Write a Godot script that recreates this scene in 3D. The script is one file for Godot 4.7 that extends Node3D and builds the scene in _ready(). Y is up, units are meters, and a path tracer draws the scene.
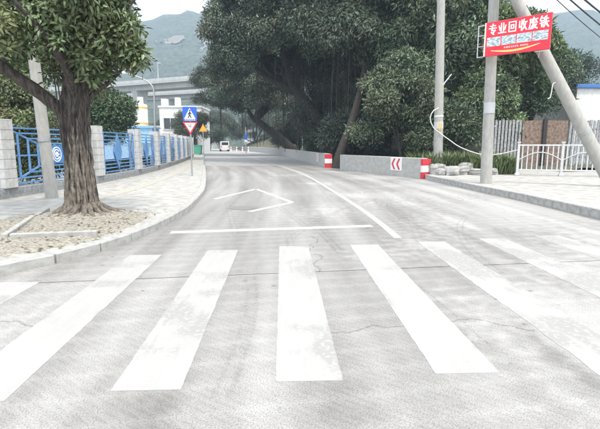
extends Node3D
# A junction with a worn zebra crossing, a factory fence and street tree on the left, banyans behind a concrete barrier on the right.
# x right, y up, -z ahead; points on the ground are written (x, distance ahead).

var M := {}
var used := {}
var rng := RandomNumberGenerator.new()
var bumps: FastNoiseLite

# ---------------------------------------------------------------- helpers
func lin(r: float, g: float, b: float) -> Color:
	return Color(r, g, b).linear_to_srgb()

func g3(x: float, d: float, y := 0.0) -> Vector3:
	return Vector3(x, y, -d)

func fresh() -> SurfaceTool:
	var s := SurfaceTool.new()
	s.begin(Mesh.PRIMITIVE_TRIANGLES)
	return s

func numbered(called: String) -> String:
	var n: int = used.get(called, 0)
	used[called] = n + 1
	return called if n == 0 else "%s_%03d" % [called, n]

func tag(o: Node, label: String, category: String, group := "", kind := "") -> Node:
	if label: o.set_meta("label", label)
	if category: o.set_meta("category", category)
	if group: o.set_meta("group", group)
	if kind: o.set_meta("kind", kind)
	return o

func thing(called: String, at: Vector3, label: String, category: String, group := "", turn := 0.0) -> Node3D:
	var o := Node3D.new()
	o.name = numbered(called)
	add_child(o, true)
	o.position = at
	o.rotation.y = turn
	tag(o, label, category, group)
	return o

func sub(called: String, parent: Node, at := Vector3.ZERO) -> Node3D:
	var o := Node3D.new()
	o.name = called
	parent.add_child(o, true)
	o.position = at
	return o

func put(called: String, m: Mesh, mat: Material, parent: Node = null) -> MeshInstance3D:
	var o := MeshInstance3D.new()
	o.mesh = m
	o.material_override = mat
	if parent == null:
		o.name = numbered(called)
		add_child(o, true)
	else:
		o.name = called
		parent.add_child(o, true)
	return o

func done(s: SurfaceTool) -> ArrayMesh:
	s.generate_normals()
	return s.commit()

func made(s: SurfaceTool, called: String, mat: Material, parent: Node = null) -> MeshInstance3D:
	return put(called, done(s), mat, parent)

func structure(o: Node, label := "", category := "") -> Node:
	tag(o, label, category, "", "structure")
	return o

# a triangle whose outer side faces the hint
func tri(s: SurfaceTool, a: Vector3, b: Vector3, c: Vector3, hint: Vector3) -> void:
	if (c - a).cross(b - a).dot(hint) < 0.0:
		var t := b
		b = c
		c = t
	s.add_vertex(a)
	s.add_vertex(b)
	s.add_vertex(c)

func quad(s: SurfaceTool, a: Vector3, b: Vector3, c: Vector3, d: Vector3, hint: Vector3) -> void:
	tri(s, a, b, c, hint)
	tri(s, a, c, d, hint)

func box(s: SurfaceTool, c: Vector3, size: Vector3, bas := Basis(), bev := 0.0) -> void:
	s.set_smooth_group(-1)
	var h := size * 0.5
	if bev <= 0.0:
		for ax in 3:
			for sg in [-1.0, 1.0]:
				var n := Vector3.ZERO
				n[ax] = sg
				var u := Vector3.ZERO
				u[(ax + 1) % 3] = h[(ax + 1) % 3]
				var v := Vector3.ZERO
				v[(ax + 2) % 3] = h[(ax + 2) % 3]
				var o: Vector3 = n * h[ax]
				quad(s, c + bas * (o - u - v), c + bas * (o + u - v), c + bas * (o + u + v), c + bas * (o - u + v), bas * n)
		return
	var p := {}
	for i in 8:
		var sg := Vector3(1 if i & 1 else -1, 1 if i & 2 else -1, 1 if i & 4 else -1)
		for ax in 3:
			var q := sg * h
			for k in 3:
				if k != ax:
					q[k] -= sg[k] * bev
			p[[i, ax]] = c + bas * q
	for ax in 3:
		var a1 := 1 << ((ax + 1) % 3)
		var a2 := 1 << ((ax + 2) % 3)
		for sg in [0, 1]:
			var b0: int = sg << ax
			var n := Vector3.ZERO
			n[ax] = 1.0 if sg else -1.0
			quad(s, p[[b0, ax]], p[[b0 | a1, ax]], p[[b0 | a1 | a2, ax]], p[[b0 | a2, ax]], bas * n)
		# edges along ax
		for e in 4:
			var i0: int = (a1 if e & 1 else 0) | (a2 if e & 2 else 0)
			var i1: int = i0 | (1 << ax)
			var n2 := Vector3.ZERO
			n2[(ax + 1) % 3] = 1.0 if e & 1 else -1.0
			n2[(ax + 2) % 3] = 1.0 if e & 2 else -1.0
			quad(s, p[[i0, (ax + 1) % 3]], p[[i0, (ax + 2) % 3]], p[[i1, (ax + 2) % 3]], p[[i1, (ax + 1) % 3]], bas * n2)
	for i in 8:
		var sg := Vector3(1 if i & 1 else -1, 1 if i & 2 else -1, 1 if i & 4 else -1)
		tri(s, p[[i, 0]], p[[i, 1]], p[[i, 2]], bas * sg)

func box_mesh(size: Vector3, bev := 0.0, c := Vector3.ZERO) -> ArrayMesh:
	var s := fresh()
	box(s, c, size, Basis(), bev)
	return done(s)

func bar(s: SurfaceTool, a: Vector3, b: Vector3, w: float, t: float, up := Vector3.UP) -> void:
	var z := (b - a).normalized()
	var x := up.cross(z)
	if x.length() < 0.01:
		x = Vector3.RIGHT.cross(z)
	x = x.normalized()
	box(s, (a + b) * 0.5, Vector3(w, t, a.distance_to(b)), Basis(x, z.cross(x), z))

func frames(pts: Array) -> Array:
	var out := []
	var t0: Vector3 = (pts[1] - pts[0]).normalized()
	var u := t0.cross(Vector3(0.31, 0.2, 0.93)).normalized()
	for i in pts.size():
		var t: Vector3 = (pts[mini(i + 1, pts.size() - 1)] - pts[maxi(i - 1, 0)]).normalized()
		u = (u - t * u.dot(t)).normalized()
		out.append([u, t.cross(u)])
	return out

# how far a trunk's outline departs from round
func lobed(kind: int, a: float, h: float) -> float:
	if kind == 1:
		return 1.0 + 0.16 * sin(a * 3.0 + h * 2.0) + 0.08 * sin(a * 7.0 - h * 5.0)
	if kind == 2:
		return 1.0 + 0.2 * sin(a * 3.0 + h * 4.0)
	var w := a + h * 0.9
	var rid := absf(sin(w * 3.5 + bumps.get_noise_2d(cos(w) * 2.0, h * 3.0) * 2.4))
	return 0.78 + 0.32 * rid + 0.2 * bumps.get_noise_3d(cos(a) * 2.0, sin(a) * 2.0, h * 5.0)

# swept tube; lobe picks one of the outlines above
func tube(s: SurfaceTool, pts: Array, radii: Array, sides := 8, lobe := 0, group := 0) -> void:
	s.set_smooth_group(group)
	var f := frames(pts)
	var rings := []
	for i in pts.size():
		var ring := []
		for k in sides:
			var a := TAU * k / sides
			var r: float = radii[i]
			if lobe > 0:
				r *= lobed(lobe, a, float(i) / (pts.size() - 1))
			ring.append(pts[i] + (f[i][0] * cos(a) + f[i][1] * sin(a)) * r)
		rings.append(ring)
	for i in pts.size() - 1:
		for k in sides:
			var k2 := (k + 1) % sides
			var m: Vector3 = (rings[i][k] + rings[i][k2]) * 0.5 - pts[i] + (rings[i + 1][k] + rings[i + 1][k2]) * 0.5 - pts[i + 1]
			quad(s, rings[i][k], rings[i + 1][k], rings[i + 1][k2], rings[i][k2], m)
	s.set_smooth_group(-1)
	for e in [0, pts.size() - 1]:
		var n: Vector3 = pts[0] - pts[1] if e == 0 else pts[e] - pts[e - 1]
		for k in range(1, sides - 1):
			tri(s, rings[e][0], rings[e][k], rings[e][k + 1], n)

func smooth_path(pts: Array, step: float) -> Array:
	var out := []
	for i in pts.size() - 1:
		var a = pts[maxi(i - 1, 0)]
		var b = pts[i]
		var c = pts[i + 1]
		var d = pts[mini(i + 2, pts.size() - 1)]
		var n := maxi(1, int((c - b).length() / step))
		for k in n:
			out.append(b.cubic_interpolate(c, a, d, float(k) / n))
	out.append(pts[-1])
	return out

# flat prism: an outline in x, y with depth along z (front at +z)
func prism(s: SurfaceTool, poly: PackedVector2Array, z0: float, z1: float) -> void:
	s.set_smooth_group(-1)
	var idx := Geometry2D.triangulate_polygon(poly)
	for i in range(0, idx.size(), 3):
		var q := []
		for k in 3:
			q.append(poly[idx[i + k]])
		tri(s, Vector3(q[0].x, q[0].y, z1), Vector3(q[1].x, q[1].y, z1), Vector3(q[2].x, q[2].y, z1), Vector3(0, 0, z1 - z0))
		tri(s, Vector3(q[0].x, q[0].y, z0), Vector3(q[1].x, q[1].y, z0), Vector3(q[2].x, q[2].y, z0), Vector3(0, 0, z0 - z1))
	var ccw := not Geometry2D.is_polygon_clockwise(poly)
	for i in poly.size():
		var a := poly[i]
		var b := poly[(i + 1) % poly.size()]
		var n := Vector3(b.y - a.y, a.x - b.x, 0) * (1.0 if ccw else -1.0)
		quad(s, Vector3(a.x, a.y, z0), Vector3(b.x, b.y, z0), Vector3(b.x, b.y, z1), Vector3(a.x, a.y, z1), n)

# level sheet from an outline of (x, distance) points, with a skirt down
func slab(s: SurfaceTool, poly: PackedVector2Array, y: float, thick := 0.0) -> void:
	s.set_smooth_group(-1)
	var idx := Geometry2D.triangulate_polygon(poly)
	for i in range(0, idx.size(), 3):
		tri(s, g3(poly[idx[i]].x, poly[idx[i]].y, y), g3(poly[idx[i + 1]].x, poly[idx[i + 1]].y, y), g3(poly[idx[i + 2]].x, poly[idx[i + 2]].y, y), Vector3.UP)
	if thick > 0.0:
		var ccw := not Geometry2D.is_polygon_clockwise(poly)
		for i in poly.size():
			var a := poly[i]
			var b := poly[(i + 1) % poly.size()]
			var n := g3(b.y - a.y, a.x - b.x) * (1.0 if ccw else -1.0)
			quad(s, g3(a.x, a.y, y), g3(b.x, b.y, y), g3(b.x, b.y, y - thick), g3(a.x, a.y, y - thick), n)

func noise(seed_: int, freq: float, oct := 4, type := FastNoiseLite.TYPE_SIMPLEX_SMOOTH) -> FastNoiseLite:
	var n := FastNoiseLite.new()
	n.seed = seed_
	n.frequency = freq
	n.noise_type = type
	n.fractal_octaves = oct
	n.fractal_type = FastNoiseLite.FRACTAL_FBM if oct > 1 else FastNoiseLite.FRACTAL_NONE
	return n

func noise_tex(n: FastNoiseLite, cols: Array, stops: Array, size := 512) -> NoiseTexture2D:
	var t := NoiseTexture2D.new()
	t.width = size
	t.height = size
	t.seamless = true
	t.noise = n
	var g := Gradient.new()
	g.colors = PackedColorArray(cols)
	g.offsets = PackedFloat32Array(stops)
	t.color_ramp = g
	return t

func bump_tex(n: FastNoiseLite, strength: float, size := 512) -> NoiseTexture2D:
	var t := NoiseTexture2D.new()
	t.width = size
	t.height = size
	t.seamless = true
	t.noise = n
	t.as_normal_map = true
	t.bump_strength = strength
	return t

# mottled material: dark to light over a noise, laid on in world space
func mottle(a: Color, b: Color, seed_: int, scale: Vector3, rough: float, bump := 0.0, world := true, freq := 0.02) -> StandardMaterial3D:
	var m := StandardMaterial3D.new()
	m.albedo_texture = noise_tex(noise(seed_, freq, 5), [a, a.lerp(b, 0.5), b], [0.25, 0.5, 0.78])
	m.uv1_triplanar = true
	m.uv1_world_triplanar = world
	m.uv1_scale = scale
	m.roughness = rough
	if bump > 0.0:
		m.normal_enabled = true
		m.normal_texture = bump_tex(noise(seed_ + 50, freq * 3.0, 4), 4.0)
		m.normal_scale = bump
	return m

func plain(c: Color, rough := 0.6, metal := 0.0) -> StandardMaterial3D:
	var m := StandardMaterial3D.new()
	m.albedo_color = c
	m.roughness = rough
	m.metallic = metal
	return m

func leaf_mat(glow: Color) -> StandardMaterial3D:
	var m := StandardMaterial3D.new()
	m.vertex_color_use_as_albedo = true
	m.roughness = 0.42
	m.cull_mode = BaseMaterial3D.CULL_DISABLED
	m.backlight_enabled = true
	m.backlight = glow
	return m

# ---------------------------------------------------------------- leaves
# a bunch of leaves round a twig end; kept small so that a crown is made of many
func leaf_bunch(seed_: int, count: int, spread: float, length: float, width: float, fine: bool) -> ArrayMesh:
	var r := RandomNumberGenerator.new()
	r.seed = seed_
	var s := fresh()
	for i in count:
		var d := Vector3(r.randf_range(-1, 1), r.randf_range(-0.5, 1), r.randf_range(-1, 1)).normalized()
		var at := d * spread * pow(r.randf(), 0.5)
		var dir := (d + Vector3(r.randf_range(-0.6, 0.6), r.randf_range(-0.9, 0.25), r.randf_range(-0.6, 0.6))).normalized()
		var side := dir.cross(Vector3.UP + Vector3(r.randf_range(-0.7, 0.7), 0, r.randf_range(-0.7, 0.7))).normalized()
		var up := side.cross(dir)
		var l := length * r.randf_range(0.7, 1.25)
		var w := width * r.randf_range(0.8, 1.2)
		var v := r.randf_range(0.7, 1.3)
		var c := Color(v * r.randf_range(0.9, 1.12), v, v * r.randf_range(0.8, 1.05))
		s.set_color(c)
		s.set_smooth_group(-1)
		if fine:
			var b := at
			var m1 := at + dir * l * 0.33 - up * l * 0.02
			var m2 := at + dir * l * 0.7 - up * l * 0.09
			var tip := at + dir * l - up * l * 0.24
			for sg in [-1.0, 1.0]:
				var e1: Vector3 = m1 + side * sg * w * 0.5 + up * w * 0.13
				var e2: Vector3 = m2 + side * sg * w * 0.42 + up * w * 0.1
				tri(s, b, m1, e1, up)
				quad(s, m1, m2, e2, e1, up)
				tri(s, m2, tip, e2, up)
		else:
			var m := at + dir * l * 0.45
			var tip := at + dir * l - up * l * 0.2
			tri(s, at, m + side * w * 0.5 + up * w * 0.15, tip, up)
			tri(s, at, m - side * w * 0.5 + up * w * 0.15, tip, up)
	return done(s)

# clumps: [centre, radii, count]
func crown(parent: Node, clumps: Array, m: Mesh, mat: Material, tint: Color, vary := 0.38, sz := Vector2(0.75, 1.3), called := "crown") -> MultiMeshInstance3D:
	var total := 0
	for c in clumps:
		total += int(c[2])
	var mm := MultiMesh.new()
	mm.transform_format = MultiMesh.TRANSFORM_3D
	mm.use_colors = true
	mm.mesh = m
	mm.instance_count = total
	var i := 0
	for c in clumps:
		var k := rng.randf_range(1.0 - vary, 1.0 + vary)
		var warm := rng.randf_range(0.88, 1.16)
		for n in int(c[2]):
			var d := Vector3(rng.randfn(), rng.randfn(), rng.randfn()).normalized()
			if d.y < -0.25 and rng.randf() < 0.55:
				d.y = -d.y
			var p: Vector3 = c[0] + d * c[1] * pow(rng.randf(), 0.38)
			var y := (d * 0.8 + Vector3.UP * 0.5 + Vector3(rng.randf_range(-0.6, 0.6), rng.randf_range(-0.3, 0.3), rng.randf_range(-0.6, 0.6))).normalized()
			var x := y.cross(Vector3(rng.randfn(), rng.randfn(), rng.randfn())).normalized()
			var b := Basis(x, y, x.cross(y)).scaled(Vector3.ONE * rng.randf_range(sz.x, sz.y))
			mm.set_instance_transform(i, Transform3D(b, p))
			var v := k * rng.randf_range(0.6, 1.55)
			mm.set_instance_color(i, Color(tint.r * v * warm, tint.g * v, tint.b * v))
			i += 1
	var o := MultiMeshInstance3D.new()
	o.name = called
	o.multimesh = mm
	o.material_override = mat
	o.set_meta("kind", "stuff")   # uncountable leaves
	parent.add_child(o, true)
	return o

# tree of a trunk, limbs and a lumpy crown. centre and radii of the crown are relative to the base
func tree(called: String, label: String, group: String, base: Vector3, trunk_r: float, centre: Vector3, radii: Vector3, lumps: int, per: int, lump_r: Vector2, tint: Color, bunch: Mesh, roots := 0) -> Node3D:
	var bark: Material = M.dark_bark if called == "banyan_tree" else M.bark
	var t := thing(called, base, label, "tree", group)
	var clumps := []
	for i in lumps:
		var d := Vector3(rng.randfn(), rng.randfn(), rng.randfn()).normalized()
		if d.y < -0.55:
			d.y = -d.y
		var q := centre + d * radii * rng.randf_range(0.45, 0.95)
		var r := rng.randf_range(lump_r.x, lump_r.y)
		clumps.append([q, Vector3(r, r * 0.6, r), int(per * r * r / (lump_r.y * lump_r.y)) + 8])
	var s := fresh()
	var fork := centre - Vector3(0, radii.y * 0.75, 0)
	fork.y = maxf(fork.y, centre.y * 0.35)
	var mid := fork * 0.5 + Vector3(rng.randf_range(-1, 1), 0, rng.randf_range(-1, 1)) * trunk_r
	tube(s, smooth_path([Vector3(0, -0.3, 0), Vector3(0, 0.15, 0), mid, fork], 0.5), trunk_radii(smooth_path([Vector3(0, -0.3, 0), Vector3(0, 0.15, 0), mid, fork], 0.5).size(), trunk_r), 14, 1)
	made(s, "trunk", bark, t)
	for i in mini(6, clumps.size()):
		var q: Vector3 = clumps[i][0]
		var l := fresh()
		var st := fork - Vector3(0, trunk_r * 0.4, 0)
		var m1 := st.lerp(q, 0.5) + Vector3(0, rng.randf_range(-0.1, 0.25) * radii.y, 0)
		var pth := smooth_path([st, m1, q], 0.6)
		var rr := []
		for k in pth.size():
			rr.append(lerpf(trunk_r * 0.55, trunk_r * 0.12, float(k) / (pth.size() - 1)))
		tube(l, pth, rr, 8)
		made(l, "limb", bark, t)
	for i in roots:
		var a := rng.randf() * TAU
		var q := centre + Vector3(cos(a), 0, sin(a)) * radii * rng.randf_range(0.15, 0.6)
		q.y = centre.y - radii.y * 0.4
		var l := fresh()
		var low := Vector3(q.x + rng.randf_range(-0.4, 0.4), rng.randf_range(0.6, 3.4), q.z)
		var w := rng.randf_range(0.015, 0.05)
		tube(l, smooth_path([q, q.lerp(low, 0.5) + Vector3(rng.randf_range(-0.15, 0.15), 0, 0), low], 1.0), [w, w, w, w * 0.8, w * 0.8, w * 0.7, w * 0.6, w * 0.6, w * 0.5, w * 0.5, w * 0.5, w * 0.5, w * 0.5, w * 0.5, w * 0.5, w * 0.5], 5)
		made(l, "hanging_root", bark, t)
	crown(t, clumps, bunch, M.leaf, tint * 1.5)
	return t

func rng_wave(i: int) -> float:
	return 2.6 + 2.0 * sin(i * 5.1)

func trunk_radii(n: int, r: float) -> Array:
	var out := []
	for k in n:
		var h := float(k) / (n - 1)
		out.append(r * (lerpf(1.0, 0.62, h) + 0.55 * exp(-h * 9.0)))
	return out

# ---------------------------------------------------------------- outlines of the street
var left_edge := [Vector2(-34, 3.1), Vector2(-26, 3.2), Vector2(-18, 3.3), Vector2(-12, 3.42), Vector2(-9, 3.5), Vector2(-7.4, 3.6), Vector2(-6.2, 3.76), Vector2(-5.1, 4.06), Vector2(-4.15, 4.55), Vector2(-3.33, 5.25), Vector2(-2.85, 5.9), Vector2(-2.55, 6.6), Vector2(-2.3, 7.6), Vector2(-2.18, 9), Vector2(-2.15, 10.5), Vector2(-2.38, 13.6), Vector2(-2.86, 17), Vector2(-4.5, 26.8), Vector2(-7.37, 43.1), Vector2(-10.6, 62), Vector2(-17, 95), Vector2(-24, 125)]
var right_edge := [Vector2(6.6, -14), Vector2(6.5, 0), Vector2(6.48, 8.8), Vector2(6.46, 12), Vector2(6.3, 15), Vector2(6.22, 17.5), Vector2(6.08, 19.35)]
var near_barrier := [Vector2(6.3, 19.75), Vector2(5.48, 21.5), Vector2(4.5, 23.9), Vector2(3.5, 26.3)]
var far_barrier := [Vector2(2.95, 28.9), Vector2(2.5, 34), Vector2(1.75, 42), Vector2(0.4, 55), Vector2(-1.2, 68), Vector2(-4.2, 82), Vector2(-9, 100)]
var fence_line := [Vector2(-7.98, 7.5), Vector2(-7.3, 12.1), Vector2(-6.72, 16.6), Vector2(-6.62, 20.8), Vector2(-6.8, 24.6), Vector2(-7.1, 28.2), Vector2(-7.45, 31.8), Vector2(-7.85, 35.4), Vector2(-8.28, 39), Vector2(-8.75, 42.6), Vector2(-9.25, 46.2), Vector2(-9.8, 49.8)]

func offset(path: Array, by: float) -> Array:   # to the right of travel for positive values
	var out := []
	for i in path.size():
		var t: Vector2 = (path[mini(i + 1, path.size() - 1)] - path[maxi(i - 1, 0)]).normalized()
		out.append(path[i] + Vector2(t.y, -t.x) * by)
	return out

func _ready() -> void:
	rng.seed = 20
	# ------------------------------------------------ camera, sky, sun
	var cam := Camera3D.new()
	cam.name = "camera"
	add_child(cam)
	cam.position = Vector3(0, 1.54, 0)
	cam.rotation_degrees = Vector3(-8.966, -2.263, 0)
	cam.fov = 50.97
	cam.near = 0.05
	cam.far = 6000.0
	cam.current = true
	var env := Environment.new()
	env.background_mode = Environment.BG_SKY
	var sky := Sky.new()
	var ps := ProceduralSkyMaterial.new()
	ps.sky_top_color = Color(0.95, 0.955, 0.965)
	ps.sky_horizon_color = Color(0.975, 0.978, 0.98)
	ps.sky_curve = 0.2
	ps.ground_horizon_color = Color(0.8, 0.8, 0.8)
	ps.ground_bottom_color = Color(0.5, 0.5, 0.48)
	ps.sun_angle_max = 1.0
	sky.sky_material = ps
	env.sky = sky
	env.tonemap_mode = Environment.TONE_MAPPER_LINEAR
	env.tonemap_exposure = 4.2
	env.sdfgi_enabled = true
	env.ssao_enabled = true
	env.ssil_enabled = true
	env.fog_enabled = true
	env.fog_density = 0.00105
	env.fog_light_color = Color(0.8, 0.9, 1.0)
	var we := WorldEnvironment.new()
	we.name = "environment"
	we.environment = env
	add_child(we)
	var sun := DirectionalLight3D.new()
	sun.name = "sun"
	sun.light_energy = 0.5
	sun.light_angular_distance = 14.0
	sun.light_color = Color(1.0, 0.97, 0.92)
	sun.shadow_enabled = true
	sun.rotation_degrees = Vector3(-62, 28, 0)
	add_child(sun)

	materials()
	street()
	hills()
	viaduct()
	far_buildings()
	factory_fence()
	left_side()
	street_tree()
	right_trees()
	barriers()
	right_side()
	far_street()

func materials() -> void:
	M.bark = mottle(lin(0.022, 0.018, 0.016), lin(0.115, 0.095, 0.08), 3, Vector3(1.6, 0.35, 1.6), 0.95, 1.6)
	M.root = mottle(lin(0.06, 0.05, 0.042), lin(0.23, 0.2, 0.165), 4, Vector3(1.6, 0.5, 1.6), 0.95, 1.2)
	M.dark_bark = mottle(lin(0.02, 0.017, 0.015), lin(0.07, 0.06, 0.05), 121, Vector3(1.5, 0.4, 1.5), 0.95, 1.2)
	M.leaf = leaf_mat(Color(0.12, 0.16, 0.04))
	M.concrete = mottle(lin(0.34, 0.335, 0.32), lin(0.43, 0.425, 0.405), 5, Vector3(0.3, 0.3, 0.3), 0.9, 0.25)
	M.kerb = mottle(lin(0.29, 0.285, 0.272), lin(0.39, 0.383, 0.365), 6, Vector3(0.6, 0.6, 0.6), 0.9, 0.3)
	M.pole = mottle(lin(0.31, 0.302, 0.28), lin(0.38, 0.372, 0.348), 7, Vector3(0.8, 0.3, 0.8), 0.9, 0.25)
	M.pavement = mottle(lin(0.28, 0.272, 0.25), lin(0.4, 0.388, 0.366), 8, Vector3(0.22, 0.22, 0.22), 0.95, 0.5)
	M.soil = mottle(lin(0.17, 0.155, 0.125), lin(0.37, 0.345, 0.295), 9, Vector3(1.4, 1.4, 1.4), 1.0, 1.5)
	M.earth = mottle(lin(0.05, 0.055, 0.03), lin(0.13, 0.12, 0.08), 10, Vector3(0.2, 0.2, 0.2), 1.0, 1.0)
	M.paint = paint_mat(0.54, 12)
	M.faded = paint_mat(0.36, 13)
	M.line = mottle(lin(0.36, 0.356, 0.345), lin(0.43, 0.426, 0.413), 20, Vector3(0.5, 0.5, 0.5), 0.8)
	M.blue_steel = mottle(lin(0.09, 0.22, 0.45), lin(0.14, 0.31, 0.56), 14, Vector3(0.8, 0.8, 0.8), 0.45)
	M.tile = mottle(lin(0.47, 0.46, 0.445), lin(0.58, 0.575, 0.555), 15, Vector3(0.5, 0.5, 0.5), 0.4)
	M.grout = plain(lin(0.16, 0.155, 0.15), 0.95)
	M.wall_tile = mottle(lin(0.2, 0.21, 0.215), lin(0.33, 0.335, 0.34), 16, Vector3(0.7, 0.7, 0.7), 0.7)
	M.white_paint = mottle(lin(0.6, 0.6, 0.59), lin(0.74, 0.74, 0.72), 17, Vector3(0.3, 0.3, 0.3), 0.7)
	M.rail_paint = mottle(lin(0.42, 0.43, 0.44), lin(0.6, 0.61, 0.62), 18, Vector3(1.5, 1.5, 1.5), 0.5)
	M.slat = mottle(lin(0.2, 0.205, 0.21), lin(0.36, 0.365, 0.37), 19, Vector3(0.8, 0.5, 0.8), 0.7)
	M.sign_white = plain(lin(0.72, 0.72, 0.72), 0.5)
	M.sign_blue = plain(lin(0.02, 0.11, 0.5), 0.45)
	M.sign_red = plain(lin(0.55, 0.03, 0.05), 0.5)
	M.sign_orange = plain(lin(0.7, 0.25, 0.03), 0.5)
	M.black = plain(lin(0.02, 0.02, 0.02), 0.6)
	M.steel = plain(lin(0.35, 0.36, 0.37), 0.45, 0.4)
	M.yellow = plain(lin(0.68, 0.4, 0.06), 0.6)
	M.cable = plain(lin(0.03, 0.03, 0.035), 0.6)
	M.white_cable = plain(lin(0.6, 0.6, 0.58), 0.6)

# ---------------------------------------------------------------- road, pavements, kerbs
# road paint over a 10 m square, 6.5 mm to the pixel: chipped in patches, scuffed by turning tyres
func paint_mat(keep: float, seed_: int) -> StandardMaterial3D:
	var w := 1536
	var low := noise(seed_, 0.006, 3).get_image(w, w, false, false, false).get_data()
	var chips := noise(seed_ + 300, 0.11, 4).get_image(w, w, false, false, false).get_data()
	var drag := noise(seed_ + 600, 0.05, 4).get_image(w, 192, false, false, false)
	drag.resize(w, w, Image.INTERPOLATE_CUBIC)
	var dd := drag.get_data()
	var out := PackedByteArray()
	out.resize(w * w * 3)
	for i in w * w:
		var a := low[i] / 255.0
		var c := chips[i] / 255.0
		var v := 0.33 + (c - 0.5) * 0.03 + (dd[i] / 255.0 - 0.5) * 0.05
		var gone := smoothstep(keep, keep + 0.22, a + (dd[i] / 255.0 - 0.5) * 0.35)
		v = lerpf(v, 0.25, gone * smoothstep(0.42, 0.56, c + gone * 0.12) * 0.85)
		var t := int(255.0 * pow(v, 0.4545))
		out[i * 3] = t + 1
		out[i * 3 + 1] = t
		out[i * 3 + 2] = t - 3
	var m := StandardMaterial3D.new()
	m.albedo_texture = ImageTexture.create_from_image(Image.create_from_data(w, w, false, Image.FORMAT_RGB8, out))
	m.uv1_triplanar = true
	m.uv1_world_triplanar = true
	m.uv1_scale = Vector3(0.1, 0.1, 0.1)
	m.uv1_offset = Vector3(0.45, 0, 0)
	m.roughness = 0.8
	return m

func road_picture() -> ImageTexture:
	# worn cement surface, 1.6 cm to the pixel: dust, tyre tracks, stains, hairline cracks. 16 m across, 32 m ahead
	var w := 1024
	var h := 2048
	var big := noise(31, 0.004, 4).get_image(w, h, false, false, false)
	var mid := noise(32, 0.07, 5).get_image(w, h, false, false, false)
	var drag := noise(33, 0.02, 4)
	var streak := Image.create(w, h, false, Image.FORMAT_L8)
	var small := drag.get_image(w, 128, false, false, false)
	small.resize(w, h, Image.INTERPOLATE_CUBIC)
	streak = small
	var bd := big.get_data()
	var md := mid.get_data()
	var sd := streak.get_data()
	var out := PackedByteArray()
	out.resize(w * h * 3)
	for y in h:
		var d := 32.0 - y / 64.0        # metres ahead
		var bend := 0.0
		if d > 12.0:
			bend = -(d - 12.0) * (d - 12.0) * 0.006
		for x in w:
			var i := y * w + x
			var px := x / 64.0 - 8.0
			var xx := clampi(x - int(bend * 64.0), 0, w - 1)
			var s: float = sd[y * w + xx] / 255.0 - 0.5
			var v := 0.27 + (bd[i] / 255.0 - 0.5) * 0.05 + (md[i] / 255.0 - 0.5) * 0.06 + s * 0.24 + (hash_noise(i) - 0.5) * 0.06
			# wheel tracks of the two lanes, polished and grimed
			var c := px - bend
			for lane in [-0.9, 0.75, 2.9, 4.6]:
				var k: float = (c - lane) / 0.42
				if k > -1.6 and k < 1.6:
					v -= 0.035 * exp(-k * k) * (0.6 + s * 1.6)
			# pale dust lying in patches, most of them on the right-hand lane
			v += 0.065 * smoothstep(0.05, 0.5, (px - 1.2) * 0.14 + (bd[i] / 255.0 - 0.5) * 1.6 + (md[i] / 255.0 - 0.5) * 0.7)
			v = clampf(v, 0.15, 0.42)
			var t := int(255.0 * pow(v, 0.4545))
			out[i * 3] = mini(255, t + 2)
			out[i * 3 + 1] = t
			out[i * 3 + 2] = maxi(0, t - 3)
	var im := Image.create_from_data(w, h, false, Image.FORMAT_RGB8, out)
	# tyre scuffs and cracks drawn as thin broken lines
	var r := RandomNumberGenerator.new()
	r.seed = 5
	for n in 12:
		var p := Vector2(r.randf_range(-2, 6), r.randf_range(2, 9))
		var a := r.randf_range(-0.25, 0.3)
		var len_ := r.randf_range(1.5, 5.5)
		var turn := r.randf_range(-0.12, 0.12)
		var dark := r.randf_range(0.94, 0.985)
		for twin in 2:
			var q := p + Vector2(0.1 * twin, 0)
			var aa := a
			var steps := int(len_ / 0.012)
			for k in steps:
				q += Vector2(sin(aa), cos(aa)) * 0.012
				aa += turn * 0.012
				if r.randf() < 0.5:
					continue
				dab(im, q, dark, 1)
	for n in 9:
		var q := Vector2(r.randf_range(-2, 6), r.randf_range(2.2, 12))
		var head := r.randf_range(-1.7, 1.7)
		var a := head
		for k in r.randi_range(60, 220):
			a = lerpf(a, head, 0.2) + r.randf_range(-0.5, 0.5)
			q += Vector2(sin(a), cos(a)) * 0.014
			dab(im, q, 0.8, 0)
	for n in 130:   # pits and oil spots
		var q := Vector2(r.randf_range(-3, 6), r.randf_range(2, 14))
		dab(im, q, r.randf_range(0.7, 0.9), r.randi_range(0, 2))
	return ImageTexture.create_from_image(im)

func hash_noise(i: int) -> float:
	return ((i * 1103515245 + 12345) >> 8 ^ (i * 69069) >> 3 & 1023) % 1024 / 1023.0

func dab(im: Image, q: Vector2, k: float, rad: int) -> void:
	var x := int((q.x + 8.0) * 64.0)
	var y := int((32.0 - q.y) * 64.0)
	for dx in range(0, rad + 1):
		for dy in range(0, rad + 1):
			if x + dx >= 0 and x + dx < 1024 and y + dy >= 0 and y + dy < 2048:
				var c := im.get_pixel(x + dx, y + dy)
				im.set_pixel(x + dx, y + dy, Color(c.r * k, c.g * k, c.b * k))

func skewed(x: float, d: float) -> Vector2:
	return Vector2(x, d + (0.1 * x if d > 0.1 and d < 31.0 else 0.0))

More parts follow.
